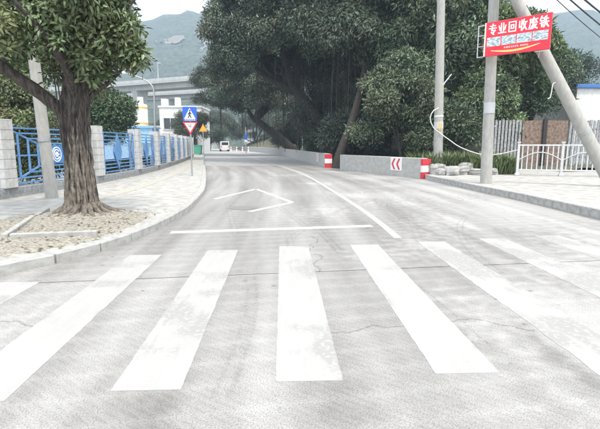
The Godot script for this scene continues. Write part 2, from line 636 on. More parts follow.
func street() -> void:
	var s := fresh()
	s.set_smooth_group(-1)
	quad(s, Vector3(-3000, -0.3, 400), Vector3(3000, -0.3, 400), Vector3(3000, -0.3, -4000), Vector3(-3000, -0.3, -4000), Vector3.UP)
	structure(made(s, "ground", M.earth))

	# road: two cast slabs with an open joint between them
	var rm := StandardMaterial3D.new()
	rm.albedo_texture = road_picture()
	rm.roughness = 0.85
	rm.detail_enabled = true
	rm.detail_blend_mode = BaseMaterial3D.BLEND_MODE_MUL
	rm.detail_uv_layer = BaseMaterial3D.DETAIL_UV_2
	rm.detail_albedo = noise_tex(noise(42, 0.16, 4), [Color(0.78, 0.78, 0.78), Color(0.95, 0.95, 0.95), Color(1, 1, 1)], [0.25, 0.46, 0.7], 1024)
	rm.detail_normal = bump_tex(noise(41, 0.3, 3), 2.0, 1024)
	M.road = rm
	var far_road := mottle(lin(0.26, 0.258, 0.251), lin(0.33, 0.327, 0.318), 43, Vector3(0.15, 0.15, 0.15), 0.9)
	var road := sub("road", self)
	structure(road)
	for part in [[0.0, 5.235], [5.25, 32.0]]:
		var q := fresh()
		q.set_smooth_group(-1)
		var lo := -8.0
		var hi := 8.0
		var n := 16
		for i in n:
			var x0 := lerpf(lo, hi, float(i) / n)
			var x1 := lerpf(lo, hi, float(i + 1) / n)
			var c: Array = [skewed(x0, part[0]), skewed(x1, part[0]), skewed(x1, part[1]), skewed(x0, part[1])]
			for k in [0, 2, 1, 0, 3, 2]:
				var v: Vector2 = c[k]
				q.set_uv(Vector2((v.x + 8.0) / 16.0, (32.0 - v.y) / 32.0))
				q.set_uv2(v / 2.2)
				q.set_normal(Vector3.UP)
				q.set_tangent(Plane(1, 0, 0, 1))
				q.add_vertex(g3(v.x, v.y))
		put("slab", q.commit(), rm, road)
		var w := fresh()
		box(w, g3(0, 5.24, -0.12), Vector3(16.2, 0.16, 0.6), Basis(Vector3.UP, atan(0.1)))
		if part[0] == 0.0:
			made(w, "joint_filler", plain(lin(0.08, 0.075, 0.07), 0.95), road)
	var o := fresh()
	slab(o, PackedVector2Array([Vector2(-34, -40), Vector2(12, -40), Vector2(12, 0), Vector2(-8, 0), Vector2(-8, 30), Vector2(-34, 30)]), 0.0)
	slab(o, PackedVector2Array([Vector2(-34, 32), Vector2(12, 32), Vector2(12, 140), Vector2(-34, 140)]), 0.0)
	made(o, "far_surface", far_road, road)

	# crossing stripes, worn by traffic
	var cross := sub("crosswalk", self)
	structure(cross)
	var xs := [-3.17, -2.13, -1.09, -0.05, 1.03, 2.13, 3.2, 4.25, 5.3]
	var nearz := [4.2, 2.58, 2.67, 2.74, 2.8, 2.5, 2.6, 2.7, 2.7]
	var farz := [5.0, 6.2, 6.46, 6.68, 6.72, 6.9, 7.1, 7.3, 7.4]
	for i in xs.size():
		var q := fresh()
		var poly := PackedVector2Array()
		var r := RandomNumberGenerator.new()
		r.seed = 60 + i
		var n := 150
		var worn := noise(200 + i, 3.5, 4)
		var amp := 0.02 if i >= 5 or i == 0 else 0.007
		for k in n + 1:
			poly.append(Vector2(xs[i] + worn.get_noise_2d(k * 0.03, 1.0) * amp + r.randf_range(-0.001, 0.001), lerpf(nearz[i], farz[i], float(k) / n) + worn.get_noise_2d(k, 30.0) * 0.004))
		for k in n + 1:
			poly.append(Vector2(xs[i] + 0.44 + worn.get_noise_2d(k * 0.03, 9.0) * amp + r.randf_range(-0.001, 0.001), lerpf(farz[i], nearz[i], float(k) / n) + worn.get_noise_2d(k, 60.0) * 0.004))
		slab(q, poly, 0.0025, 0.004)
		made(q, "stripe", M.faded if i >= 5 or i == 0 else M.paint, cross)
	var marks := sub("road_markings", self)
	structure(marks)
	var mk := fresh()
	slab(mk, PackedVector2Array([Vector2(-1.95, 7.72), Vector2(1.7, 8.2), Vector2(1.68, 8.42), Vector2(-1.97, 7.92)]), 0.004, 0.006)
	made(mk, "stop_line", M.line, marks)
	for ln in [[Vector2(-1.9, 12.6), Vector2(-0.9, 15.4)], [Vector2(-0.9, 15.4), Vector2(0.25, 11.8)], [Vector2(0.25, 11.8), Vector2(-0.75, 10.2)]]:
		mk = fresh()
		slab(mk, ribbon([ln[0], ln[1]], 0.15), 0.004, 0.006)
		made(mk, "diamond_line", M.line, marks)
	mk = fresh()
	slab(mk, ribbon(smooth_path([Vector2(1.9, 7.2), Vector2(1.9, 9.6), Vector2(1.72, 13.5), Vector2(1.25, 20.9), Vector2(0.4, 28), Vector2(-0.8, 35), Vector2(-4, 55), Vector2(-8, 78)], 1.0), 0.13), 0.004, 0.006)
	made(mk, "centre_line", M.line, marks)
	var mh := fresh()
	var disc := PackedVector2Array()
	for k in 32:
		disc.append(Vector2(cos(TAU * k / 32), sin(TAU * k / 32)) * 0.36 + Vector2(-0.95, 10.85))
	slab(mh, disc, 0.005)
	var cover := put("manhole_cover", null, mottle(lin(0.12, 0.115, 0.11), lin(0.24, 0.23, 0.22), 44, Vector3(3, 3, 3), 0.7))
	cover.mesh = done(mh)
	tag(cover, "round grey manhole cover set in the road surface", "manhole cover")

	# left pavement and its kerb stones
	var le := smooth_path(left_edge, 0.3)
	var back := offset(le, -0.2)
	var poly := PackedVector2Array()
	for i in range(0, back.size(), 2):
		poly.append(back[i])
	poly.append(Vector2(-60, 126))
	poly.append(Vector2(-60, 3.6))
	s = fresh()
	slab(s, poly, 0.12, 0.3)
	structure(made(s, "pavement_left", M.pavement))
	s = fresh()
	slab(s, ribbon(smooth_path([Vector2(-5.4, 6.5), Vector2(-5.0, 10), Vector2(-4.75, 15), Vector2(-5.2, 22), Vector2(-6.5, 32), Vector2(-8.3, 43)], 1.0), 0.42), 0.124)
	structure(made(s, "guide_strip", mottle(lin(0.31, 0.295, 0.255), lin(0.41, 0.39, 0.335), 45, Vector3(1, 1, 1), 0.95, 0.5)))
	kerb("kerb_left", offset(le, -0.1), 0.2, 0.14, 0.72, 46.0)

	# right pavement
	var re := smooth_path(right_edge, 0.3)
	var rb := offset(re, 0.15)
	poly = PackedVector2Array()
	for p in rb:
		poly.append(p)
	poly.append(Vector2(6.5, 20.5))
	poly.append(Vector2(7.5, 25))
	poly.append(Vector2(40, 28))
	poly.append(Vector2(40, -14))
	s = fresh()
	slab(s, poly, 0.2, 0.4)
	structure(made(s, "pavement_right", M.pavement))
	kerb("kerb_right", offset(re, 0.075), 0.15, 0.21, 1.02, 40.0)

	# earth bank that climbs behind the barrier
	s = fresh()
	s.set_smooth_group(0)
	var bn := noise(71, 0.12, 4)
	var edge := [Vector2(6.9, 20.2), Vector2(6.3, 21.5), Vector2(5.0, 24), Vector2(4.1, 26.3), Vector2(3.6, 28.9), Vector2(2.85, 34), Vector2(2.1, 42), Vector2(0.8, 55), Vector2(-0.8, 68), Vector2(-3.7, 82), Vector2(-8.5, 100), Vector2(-16, 125)]
	var ep := smooth_path(edge, 1.2)
	var cols := [0.0, 0.6, 1.5, 2.6, 4.0, 5.6, 7.5, 10.0, 13.0, 17.0, 22.0, 28.0, 36.0, 48.0, 64.0]
	var grid := []
	for i in ep.size():
		var row := []
		var p: Vector2 = ep[i]
		for c in cols:
			var q := p + Vector2(c, c * 0.12)
			var rise := maxf(0.0, c - 3.0) * 0.42 * smoothstep(27.0, 42.0, p.y)
			row.append(g3(q.x, q.y, (0.02 if c == 0.0 else 0.12) + minf(rise, 15.0) * (1.0 - 0.65 * smoothstep(18.0, 30.0, c)) + bn.get_noise_2d(q.x, q.y) * minf(c * 0.12, 0.7)))
		grid.append(row)
	for i in ep.size() - 1:
		for k in cols.size() - 1:
			quad(s, grid[i][k], grid[i][k + 1], grid[i + 1][k + 1], grid[i + 1][k], Vector3.UP)
	structure(made(s, "hillside", M.earth))

func ribbon(path: Array, w: float) -> PackedVector2Array:
	var a := offset(path, w * 0.5)
	var b := offset(path, -w * 0.5)
	b.reverse()
	return PackedVector2Array(a + b)

func kerb(called: String, path: Array, w: float, h: float, length: float, until: float) -> void:
	var k := sub(called, self)
	structure(k)
	var variants := []
	for v in 4:
		variants.append(box_mesh(Vector3(w + 0.004 * v - 0.006, h + 0.16, length - 0.012), 0.018))
	var rest := fresh()
	var c := Curve2D.new()
	for p in path:
		c.add_point(p)
	var total := c.get_baked_length()
	var t := 0.0
	var n := 0
	while t + length < total:
		var a := c.sample_baked(t)
		var b := c.sample_baked(t + length)
		var m := (a + b) * 0.5
		var y := h * 0.5 - 0.08 + rng.randf_range(-0.006, 0.006)
		var dir := b - a
		if m.y < until and m.x > -14.0:
			var o := put("kerb_stone", variants[n % 4], M.kerb, k)
			o.position = g3(m.x, m.y, y)
			o.rotation = Vector3(rng.randf_range(-0.006, 0.006), atan2(dir.x, -dir.y) + rng.randf_range(-0.006, 0.006), rng.randf_range(-0.015, 0.015))
		else:
			box(rest, g3(m.x, m.y, y), Vector3(w, h + 0.16, length - 0.012), Basis(Vector3.UP, atan2(dir.x, -dir.y)))
		t += length
		n += 1
	var r := made(rest, "kerb_stones", M.kerb, k)
	r.set_meta("kind", "stuff")

# ---------------------------------------------------------------- far away
func hills() -> void:
	var hm := mottle(lin(0.015, 0.026, 0.02), lin(0.085, 0.11, 0.07), 81, Vector3(0.006, 0.006, 0.006), 1.0, 0.0, true, 0.05)
	var lumps := noise(82, 0.035, 3)
	var form := noise(83, 0.0032, 3)
	# near range: ridge heights by bearing (x over distance)
	var s := fresh()
	s.set_smooth_group(0)
	var bearings := []
	for i in 220:
		bearings.append(lerpf(-1.3, 1.3, i / 219.0))
	var dists := []
	for i in 60:
		dists.append(260.0 + 560.0 * pow(i / 59.0, 1.1))
	var grid := []
	for d in dists:
		var row := []
		for b in bearings:
			var p := Vector3(b * d, 0, -d)
			var y := hill_y(b, d, form, lumps)
			row.append(Vector3(p.x, y - 0.5, p.z))
		grid.append(row)
	for i in dists.size() - 1:
		for k in bearings.size() - 1:
			quad(s, grid[i][k], grid[i][k + 1], grid[i + 1][k + 1], grid[i + 1][k], Vector3.UP)
	structure(made(s, "hills", hm))
	# quarry face cut into the slope
	s = fresh()
	s.set_smooth_group(0)
	var cut := noise(85, 0.035, 3)
	for i in 16:
		for k in 40:
			var c := []
			for q in [[0, 0], [1, 0], [1, 1], [0, 1]]:
				var b := lerpf(-0.27, -0.15, (k + q[0]) / 40.0)
				var d := lerpf(505.0, 560.0, (i + q[1]) / 16.0)
				c.append(Vector3(b * d, hill_y(b, d, form, lumps) + 1.6 + cut.get_noise_2d(b * d * 2.0, d * 2.0) * 1.5, -d))
			if cut.get_noise_2d(c[0].x, c[0].z) > 0.12 + absf(i - 8.0) * 0.025:
				quad(s, c[0], c[1], c[2], c[3], Vector3(0, 0.6, 1))
	structure(made(s, "rock_face", mottle(lin(0.13, 0.12, 0.1), lin(0.24, 0.215, 0.18), 86, Vector3(0.05, 0.05, 0.05), 1.0)))
	# far range
	s = fresh()
	s.set_smooth_group(0)
	grid = []
	for j in 14:
		var row := []
		var d := 1250.0 + j * 50.0
		for i in 120:
			var b := lerpf(-1.3, 1.3, i / 119.0)
			var top := 440.0 + 40.0 * sin(b * 7.0 + 1.6) + form.get_noise_1d(b * 900.0) * 60.0 - maxf(0.0, b + 0.12) * 420.0
			row.append(Vector3(b * d, maxf(-1.0, top * sin(j / 13.0 * PI * 0.5)) + lumps.get_noise_2d(b * 900.0, j * 20.0) * 9.0, -d))
		grid.append(row)
	for i in 13:
		for k in 119:
			quad(s, grid[i][k], grid[i][k + 1], grid[i + 1][k + 1], grid[i + 1][k], Vector3.UP)
	structure(made(s, "far_hills", hm))

func hill_y(b: float, d: float, form: FastNoiseLite, lumps: FastNoiseLite) -> float:
	var t := clampf((d - 260.0) / 440.0, 0.0, 1.3)
	var y := ridge_height(b) * pow(minf(t, 1.0), 1.1) * (1.0 if t <= 1.0 else 1.0 - (t - 1.0) * 0.8)
	return y + form.get_noise_2d(b * d, -d) * 90.0 * t * (1.15 - minf(t, 1.1)) + lumps.get_noise_2d(b * d, -d) * 6.0 * minf(1.0, t * 3.0)

func ridge_height(b: float) -> float:
	var pts := [[-1.3, 150.0], [-0.6, 165.0], [-0.28, 172.0], [-0.24, 182.0], [-0.17, 188.0], [-0.1, 200.0], [0.1, 205.0], [0.4, 200.0], [0.56, 190.0], [0.64, 203.0], [0.75, 196.0], [1.3, 150.0]]
	for i in pts.size() - 1:
		if b <= pts[i + 1][0]:
			var t: float = (b - pts[i][0]) / (pts[i + 1][0] - pts[i][0])
			return lerpf(pts[i][1], pts[i + 1][1], smoothstep(0.0, 1.0, t))
	return 150.0

func viaduct() -> void:
	var conc := mottle(lin(0.42, 0.425, 0.42), lin(0.52, 0.525, 0.52), 91, Vector3(0.08, 0.03, 0.08), 0.9)
	var decks := [
		[Vector3(-135, 22.0, -212), Vector3(30, 22.0, -122), "pale concrete viaduct with flared piers crossing in front of the hills", [0.09, 0.3, 0.515, 0.68, 0.85]],
		[Vector3(-170, 22.6, -262), Vector3(60, 22.6, -150), "second viaduct, farther off, its deck half hidden by the first", [0.1, 0.25, 0.4, 0.53, 0.68, 0.82]]]
	var n := 0
	for dk in decks:
		var a: Vector3 = dk[0]
		var b: Vector3 = dk[1]
		var v := thing("viaduct", Vector3(a.x, 0, a.z), dk[2], "bridge", "twin viaducts before the hills")
		var o := Vector3(a.x, 0, a.z)
		a -= o
		b -= o
		var dir := (b - a).normalized()
		var side := dir.cross(Vector3.UP)
		var s := fresh()
		bar(s, a - Vector3(0, 0.5, 0), b - Vector3(0, 0.5, 0), 9.0, 0.5)
		bar(s, a - Vector3(0, 1.55, 0), b - Vector3(0, 1.55, 0), 5.0, 1.6)
		made(s, "deck", conc, v)
		for sg in [-1.0, 1.0]:
			s = fresh()
			bar(s, a + side * sg * 4.4 + Vector3(0, 0.27, 0), b + side * sg * 4.4 + Vector3(0, 0.27, 0), 0.3, 1.04)
			made(s, "parapet", conc, v)
		for t in dk[3]:
			var p := a.lerp(b, t)
			s = fresh()
			var q := Basis(side, Vector3.UP, -dir)
			var head := PackedVector2Array([Vector2(-1.5, -7), Vector2(1.5, -7), Vector2(2.8, -2.38), Vector2(2.8, -2.36), Vector2(-2.8, -2.36), Vector2(-2.8, -2.38)])
			prism(s, head, -1.2, 1.2)
			var pm := done(s)
			var pier := put("pier", pm, conc, v)
			pier.transform = Transform3D(q, p)
			var c := put("column", box_mesh(Vector3(3.0, p.y - 7.0 + 0.3, 2.2), 0.25, Vector3(0, -7.0 - (p.y - 7.0 + 0.3) * 0.5, 0)), conc, pier)
			c.name = "column"
		if n == 0:
			var where := ["far left beside the tree leaves", "above the factory silos", "over the middle of the deck", "close to the big trees"]
			var k := 0
			for t in [0.315, 0.43, 0.54, 0.665]:
				var p: Vector3 = o + a.lerp(b, t) + side * -4.4 + Vector3(0, 0.79, 0)
				var l := thing("viaduct_lamp", p, "thin lamp post on the viaduct parapet, " + where[k], "lamp post", "lamp posts on the viaduct")
				s = fresh()
				tube(s, [Vector3.ZERO, Vector3(0, 3.4, 0), Vector3(0, 6.8, 0)], [0.16, 0.13, 0.1], 6)
				made(s, "post", conc, l)
				s = fresh()
				box(s, Vector3(0.5, 6.85, 0), Vector3(1.3, 0.14, 0.3))
				made(s, "lamp_head", M.sign_white, l)
				k += 1
		n += 1

func window(parent: Node, at: Vector3, w: float, h: float, glass: Material, panes: int) -> void:
	var f := sub("window", parent, at)
	var s := fresh()
	box(s, Vector3(0, h * 0.5 + 0.05, 0.03), Vector3(w + 0.2, 0.1, 0.12))
	box(s, Vector3(0, -h * 0.5 - 0.05, 0.05), Vector3(w + 0.3, 0.1, 0.2))
	for i in panes + 1:
		box(s, Vector3(-w * 0.5 + w * i / panes, 0, 0.02), Vector3(0.08, h, 0.1))
	made(s, "frame", M.rail_paint, f)
	for i in panes:
		s = fresh()
		box(s, Vector3(-w * 0.5 + w * (i + 0.5) / panes, 0, -0.02), Vector3(w / panes - 0.08, h, 0.03))
		made(s, "pane", glass, f)

func far_buildings() -> void:
	var glass := plain(lin(0.03, 0.035, 0.04), 0.15)
	var b := thing("workshop_building", g3(-15.3, 74, 0), "white flat-roofed workshop building with one dark window behind the fence", "building")
	var s := fresh()
	box(s, Vector3(0, 3.45, 0), Vector3(6.2, 6.9, 8))
	made(s, "wall", M.white_paint, b)
	s = fresh()
	box(s, Vector3(0, 7.02, 0), Vector3(6.5, 0.24, 8.3))
	made(s, "parapet", M.white_paint, b)
	window(b, Vector3(-1.5, 4.5, 4.03), 2.0, 1.6, glass, 2)
	window(b, Vector3(1.7, 1.6, 4.03), 1.6, 1.4, glass, 2)
	for q in [[-2.6, 0.9, 1.1], [-0.6, 0.75, 1.3]]:
		s = fresh()
		box(s, Vector3(q[0], 7.14 + q[2] * 0.5, 2.5), Vector3(q[1], q[2], 1.0), Basis(), 0.05)
		made(s, "roof_vent", M.white_paint, b)
	var w2 := thing("side_building", g3(-21.5, 78, 0), "low grey building with a blue metal front behind the fence", "building")
	s = fresh()
	box(s, Vector3(0, 2.2, 0), Vector3(6, 4.4, 6))
	made(s, "wall", M.concrete, w2)
	var sh := thing("blue_shed", g3(-17.6, 58, 0), "light blue metal shed in front of the silos", "shed")
	s = fresh()
	box(s, Vector3(0, 1.7, 0), Vector3(3.6, 3.4, 3))
	made(s, "wall", mottle(lin(0.2, 0.4, 0.6), lin(0.27, 0.48, 0.68), 92, Vector3(0.3, 0.3, 0.3), 0.6), sh)
	s = fresh()
	prism(s, PackedVector2Array([Vector2(-2, 3.4), Vector2(2, 3.4), Vector2(2, 3.55), Vector2(-2, 3.75)]), -1.7, 1.7)
	made(s, "roof", mottle(lin(0.14, 0.35, 0.62), lin(0.2, 0.43, 0.7), 93, Vector3(0.3, 0.3, 0.3), 0.6), sh)
	for i in 2:
		var x: float = [-33.3, -30.2][i]
		var r: float = [0.95, 1.4][i]
		var top: float = [9.3, 9.8][i]
		var t := thing("silo", g3(x, 100, 0), ["narrow white silo with a yellow band, left of the wider silo", "wide white silo with yellow bands at top and bottom"][i], "silo", "factory silos")
		s = fresh()
		tube(s, [Vector3.ZERO, Vector3(0, 5.4, 0), Vector3(0, top - 0.3, 0), Vector3(0, top, 0)], [r, r, r, r * 0.85], 24)
		made(s, "body", M.white_paint, t)
		for y in ([top - 0.75] if i == 0 else [top - 0.75, 5.75]):
			s = fresh()
			tube(s, [Vector3(0, y - 0.2, 0), Vector3(0, y + 0.2, 0)], [r + 0.02, r + 0.02], 24)
			made(s, "band", M.yellow, t)
		s = fresh()
		tube(s, [Vector3(0, top, 0), Vector3(0, top + 1.5, 0)], [r * 0.45, r * 0.45], 14)
		made(s, "filter_cap", M.white_paint, t)
	# tall street lamp inside the factory yard
	var l := thing("street_lamp", g3(-9.9, 36, 0.12), "grey street lamp with a long curved arm rising behind the blue fence", "street lamp")
	s = fresh()
	var path := smooth_path([Vector3(0, 0, 0), Vector3(0.05, 3, 0), Vector3(0.1, 5.0, 0), Vector3(0.0, 5.75, 0), Vector3(-0.5, 6.2, 0), Vector3(-1.4, 6.55, 0), Vector3(-2.0, 6.68, 0)], 0.25)
	var rr := []
	for k in path.size():
		rr.append(lerpf(0.1, 0.045, float(k) / (path.size() - 1)))
	tube(s, path, rr, 10)
	made(s, "mast", M.steel, l)
	s = fresh()
	tube(s, [Vector3(-1.95, 6.68, 0), Vector3(-2.1, 6.72, 0), Vector3(-2.4, 6.77, 0), Vector3(-2.65, 6.78, 0), Vector3(-2.72, 6.78, 0)], [0.06, 0.13, 0.16, 0.1, 0.03], 12)
	made(s, "lamp_head", M.sign_white, l)

# ---------------------------------------------------------------- blue fence
func ring(s: SurfaceTool, c: Vector3, r0: float, r1: float, t: float, from := 0.0, to := TAU) -> void:
	var poly := PackedVector2Array()
	var full := to - from > TAU - 0.01
	var n := 28
	if full:
		for i in n:
			var a := TAU * i / n
			var a2 := TAU * (i + 1) / n
			var q := PackedVector2Array([Vector2(cos(a), sin(a)) * r0, Vector2(cos(a), sin(a)) * r1, Vector2(cos(a2), sin(a2)) * r1, Vector2(cos(a2), sin(a2)) * r0])
			var w := PackedVector2Array()
			for v in q:
				w.append(v + Vector2(c.x, c.y))
			prism(s, w, c.z, c.z + t)
		return
	for i in n + 1:
		var a := lerpf(from, to, float(i) / n)
		poly.append(Vector2(cos(a), sin(a)) * r1 + Vector2(c.x, c.y))
	for i in n + 1:
		var a := lerpf(to, from, float(i) / n)
		poly.append(Vector2(cos(a), sin(a)) * r0 + Vector2(c.x, c.y))
	prism(s, poly, c.z, c.z + t)

func panel(parent: Node, a: Vector2, b: Vector2, kind: int, joined: bool) -> void:
	var mid := (a + b) * 0.5
	var dir := b - a
	var w := dir.length() - 0.5
	var p := sub("panel", parent, g3(mid.x, mid.y, 0.4))
	p.rotation.y = atan2(dir.y, dir.x)
	var h := 1.62
	var bars := []
	var t := 0.042
	# concentric frames; the middle one carries a plate
	var sets := [[0.0, 0.06], [0.1, 0.2], [0.2, 0.34], [0.3, 0.48]] if kind == 0 else [[0.0, 0.06]]
	for q in sets:
		var hw: float = w * (0.5 - q[0])
		var y0: float = q[1]
		var y1: float = h - q[1]
		bars.append([Vector3(-hw, y0, 0), Vector3(hw, y0, 0)])
		bars.append([Vector3(-hw, y1, 0), Vector3(hw, y1, 0)])
		bars.append([Vector3(-hw, y0, 0), Vector3(-hw, y1, 0)])
		bars.append([Vector3(hw, y0, 0), Vector3(hw, y1, 0)])
	if kind == 0:
		for sx in [-1.0, 1.0]:
			bars.append([Vector3(sx * w * 0.5, 0.06, -0.012), Vector3(sx * w * 0.2, 0.48, -0.012)])
			bars.append([Vector3(sx * w * 0.5, h - 0.06, -0.012), Vector3(sx * w * 0.2, h - 0.48, -0.012)])
		for sx in [-1.0, 1.0]:
			bars.append([Vector3(sx * w * 0.5, h * 0.5, -0.02), Vector3(sx * w * 0.12, h * 0.5, -0.02)])
	else:
		for y in [0.2, 0.34, 0.48, 1.14, 1.28, 1.42]:
			bars.append([Vector3(-w * 0.5, y, -0.01), Vector3(w * 0.5, y, -0.01)])
		for sx in [-1.0, 1.0]:
			bars.append([Vector3(sx * w * 0.36, 0.06, 0.008), Vector3(sx * w * 0.36, h - 0.06, 0.008)])
	var whole := fresh()
	for q in bars:
		var s: SurfaceTool = whole if joined else fresh()
		bar(s, q[0], q[1], t, t, Vector3.BACK)
		if not joined:
			made(s, "bar", M.blue_steel, p)
	if joined:
		made(whole, "bars", M.blue_steel, p)
	var s := fresh()
	if kind == 0:
		box(s, Vector3(0, h * 0.5, 0.02), Vector3(0.84, 0.56, 0.025), Basis(), 0.005)
		made(s, "plate", plain(lin(0.05, 0.2, 0.5), 0.4), p)
		s = fresh()
		ring(s, Vector3(0, h * 0.5, 0.034), 0.2, 0.235, 0.012)
		ring(s, Vector3(0, h * 0.5, 0.034), 0.125, 0.165, 0.012, 0.6, TAU - 0.5)
		ring(s, Vector3(0, h * 0.5, 0.034), 0.02, 0.085, 0.012)
		prism(s, PackedVector2Array([Vector2(-0.1, h * 0.5 - 0.012), Vector2(0.14, h * 0.5 - 0.012), Vector2(0.14, h * 0.5 + 0.014), Vector2(-0.1, h * 0.5 + 0.014)]), 0.034, 0.05)
		made(s, "emblem", M.sign_white, p)
	else:
		prism(s, PackedVector2Array([Vector2(0, 0.1), Vector2(0.42, h * 0.5), Vector2(0, h - 0.08), Vector2(-0.42, h * 0.5)]), 0.012, 0.04)
		made(s, "diamond_plate", M.blue_steel, p)
		s = fresh()
		box(s, Vector3(0, h * 0.5, -0.03), Vector3(w * 0.72, 0.56, 0.02))
		made(s, "plate", mottle_once("pale_plate", lin(0.28, 0.45, 0.66), lin(0.42, 0.58, 0.75)), p)
		for sx in [-1.0, 1.0]:
			s = fresh()
			prism(s, PackedVector2Array([Vector2(sx * w * 0.5, 0.1), Vector2(sx * (w * 0.5 - 0.34), h * 0.5), Vector2(sx * w * 0.5, h - 0.08)]), 0.012, 0.035)
			made(s, "side_plate", M.blue_steel, p)

func mottle_once(key: String, a: Color, b: Color) -> StandardMaterial3D:
	if not M.has(key):
		M[key] = mottle(a, b, 140 + M.size(), Vector3(0.6, 0.6, 0.6), 0.6)
	return M[key]

func factory_fence() -> void:
	var f := thing("factory_fence", Vector3.ZERO, "white tiled pillars and blue steel panels on a low grey wall", "fence")
	var tile := box_mesh(Vector3(0.142, 0.24, 0.016), 0.004)
	for i in fence_line.size():
		var c: Vector2 = fence_line[i]
		var nx: Vector2 = fence_line[mini(i + 1, fence_line.size() - 1)]
		var pv: Vector2 = fence_line[maxi(i - 1, 0)]
		var dir := nx - pv
		var ang := atan2(dir.y, dir.x)
		var p := sub("pillar", f, g3(c.x, c.y, 0.38))
		p.rotation.y = ang
		var s := fresh()
		box(s, Vector3(0, 0.875, 0), Vector3(0.43, 1.75, 0.43))
		made(s, "core", M.grout, p)
		var joined := fresh()
		for side in 4:
			var bas := Basis(Vector3.UP, side * PI * 0.5)
			for row in 7:
				for col in 3:
					var at := bas * Vector3((col - 1) * 0.15, 0.13 + row * 0.25, 0.219)
					if i == 1 or i == 2:
						var t := put("tile", tile, M.tile, p)
						t.transform = Transform3D(bas, at)
					else:
						box(joined, at, Vector3(0.142, 0.24, 0.016), bas)
		if not (i == 1 or i == 2):
			made(joined, "tiles", M.tile, p)
		s = fresh()
		box(s, Vector3(0, 1.765, 0), Vector3(0.46, 0.03, 0.46), Basis(), 0.006)
		made(s, "cap", M.tile, p)
		if i > 0:
			var mid := (c + pv) * 0.5
			var d := c - pv
			s = fresh()
			box(s, g3(mid.x, mid.y, 0.22), Vector3(d.length() + 0.03, 0.32, 0.34), Basis(Vector3.UP, atan2(d.y, d.x)), 0.01)
			made(s, "base_wall", M.wall_tile, f)
			panel(f, pv, c, 0 if i <= 2 else 1, i > 5)

# ---------------------------------------------------------------- left pavement: pole, signs, hedge
func concrete_pole(label: String, base: Vector3, top: Vector3, r0: float, r1: float, group := "") -> Node3D:
	var p := thing("utility_pole", base, label, "utility pole", group)
	var s := fresh()
	var v := top - base
	var pts := []
	var rr := []
	for k in 9:
		pts.append(v * (k / 8.0) - (v.normalized() * 0.25 if k == 0 else Vector3.ZERO))
		rr.append(lerpf(r0, r1, k / 8.0))
	tube(s, pts, rr, 20)
	made(s, "shaft", M.pole, p)
	return p

func strap(p: Node3D, at: Vector3, axis: Vector3, r: float, h: float, mat: Material, called: String) -> void:
	var s := fresh()
	tube(s, [at - axis.normalized() * h * 0.5, at + axis.normalized() * h * 0.5], [r, r], 20)
	made(s, called, mat, p)

func sign_post(called: String, label: String, at: Vector3, h: float, r := 0.035) -> Node3D:
	var t := thing(called, at, label, "traffic sign")
	var s := fresh()
	tube(s, [Vector3(0, -0.1, 0), Vector3(0, h, 0)], [r, r], 12)
	made(s, "post", M.steel, t)
	return t

func strokes(s: SurfaceTool, lines: Array, o: Vector2, size: float, w: float, z0: float, z1: float) -> void:
	var k := 0
	for l in lines:
		for i in l.size() - 1:
			var a := Vector2(o.x + l[i].x / 10.0 * size, o.y + (10.0 - l[i].y) / 10.0 * size)
			var b := Vector2(o.x + l[i + 1].x / 10.0 * size, o.y + (10.0 - l[i + 1].y) / 10.0 * size)
			var d := (b - a).normalized()
			var n := Vector2(-d.y, d.x) * w * 0.5
			a -= d * w * 0.3
			b += d * w * 0.3
			prism(s, PackedVector2Array([a + n, b + n, b - n, a - n]), z0, z1 + 0.0002 * (k % 5))
			k += 1

func glyph(c: String) -> Array:
	var d := {
		"专": [[2, 1.9, 8, 1.9], [1, 4.1, 9.2, 4.1], [5.2, 0.3, 3.9, 6, 8, 6, 5.6, 8.4], [3.6, 7.6, 6.6, 9.7]],
		"业": [[3.7, 0.8, 3.7, 9], [6.3, 0.8, 6.3, 9], [1.2, 3, 2.4, 6.8], [8.8, 3, 7.6, 6.8], [0.7, 9.2, 9.3, 9.2]],
		"回": [[1.2, 1, 8.8, 1, 8.8, 9.3, 1.2, 9.3, 1.2, 1], [3.6, 3.6, 6.4, 3.6, 6.4, 6.7, 3.6, 6.7, 3.6, 3.6]],
		"收": [[1.4, 1.8, 1.4, 6.9, 3.7, 6.2], [3.8, 0.8, 3.8, 9.6], [6.2, 0.5, 4.9, 4.2], [5.6, 2.7, 9.4, 2.7], [8.3, 2.8, 7.3, 6.2, 4.5, 9.5], [5.7, 4, 7.1, 6.8, 9.6, 9.5]],
		"废": [[5, 0.2, 5.5, 1.2], [1.4, 1.6, 9.4, 1.6], [1.7, 1.6, 1.6, 6, 0.6, 9.6], [3.8, 2.7, 3.2, 4.6, 9.2, 4.6], [5.4, 2.5, 5, 5.8, 2.4, 9.6], [4.7, 6.3, 8.4, 6.3, 6.4, 8.3, 3.9, 9.7], [5, 6.9, 7.2, 8.7, 9.4, 9.7], [7.2, 2.5, 8.1, 3.6]],
		"铁": [[2.4, 0.3, 0.7, 3.2], [1.9, 2.1, 4.3, 2.1], [1.3, 4.2, 4.3, 4.2], [0.8, 6.3, 4.5, 6.3], [2.6, 4.2, 2.6, 9.2, 4.4, 7.9], [5.9, 1.1, 5, 4.1], [5.6, 2.8, 9.1, 2.8], [4.8, 5.3, 9.7, 5.3], [7.2, 0.4, 7.1, 5.6, 4.9, 9.6], [7.2, 5.4, 8.1, 7.8, 9.8, 9.6]],
		"让": [[1.6, 0.8, 2.7, 2.1], [0.8, 3.7, 2.5, 3.7, 2.5, 8.5, 4.1, 7], [6.4, 1, 6.4, 8.9], [6.4, 4.3, 9, 4.3], [4, 8.9, 9.7, 8.9]]}
	var out := []
	for l in d[c]:
		var line := []
		for i in range(0, l.size(), 2):
			line.append(Vector2(l[i], l[i + 1]))
		out.append(line)
	return out

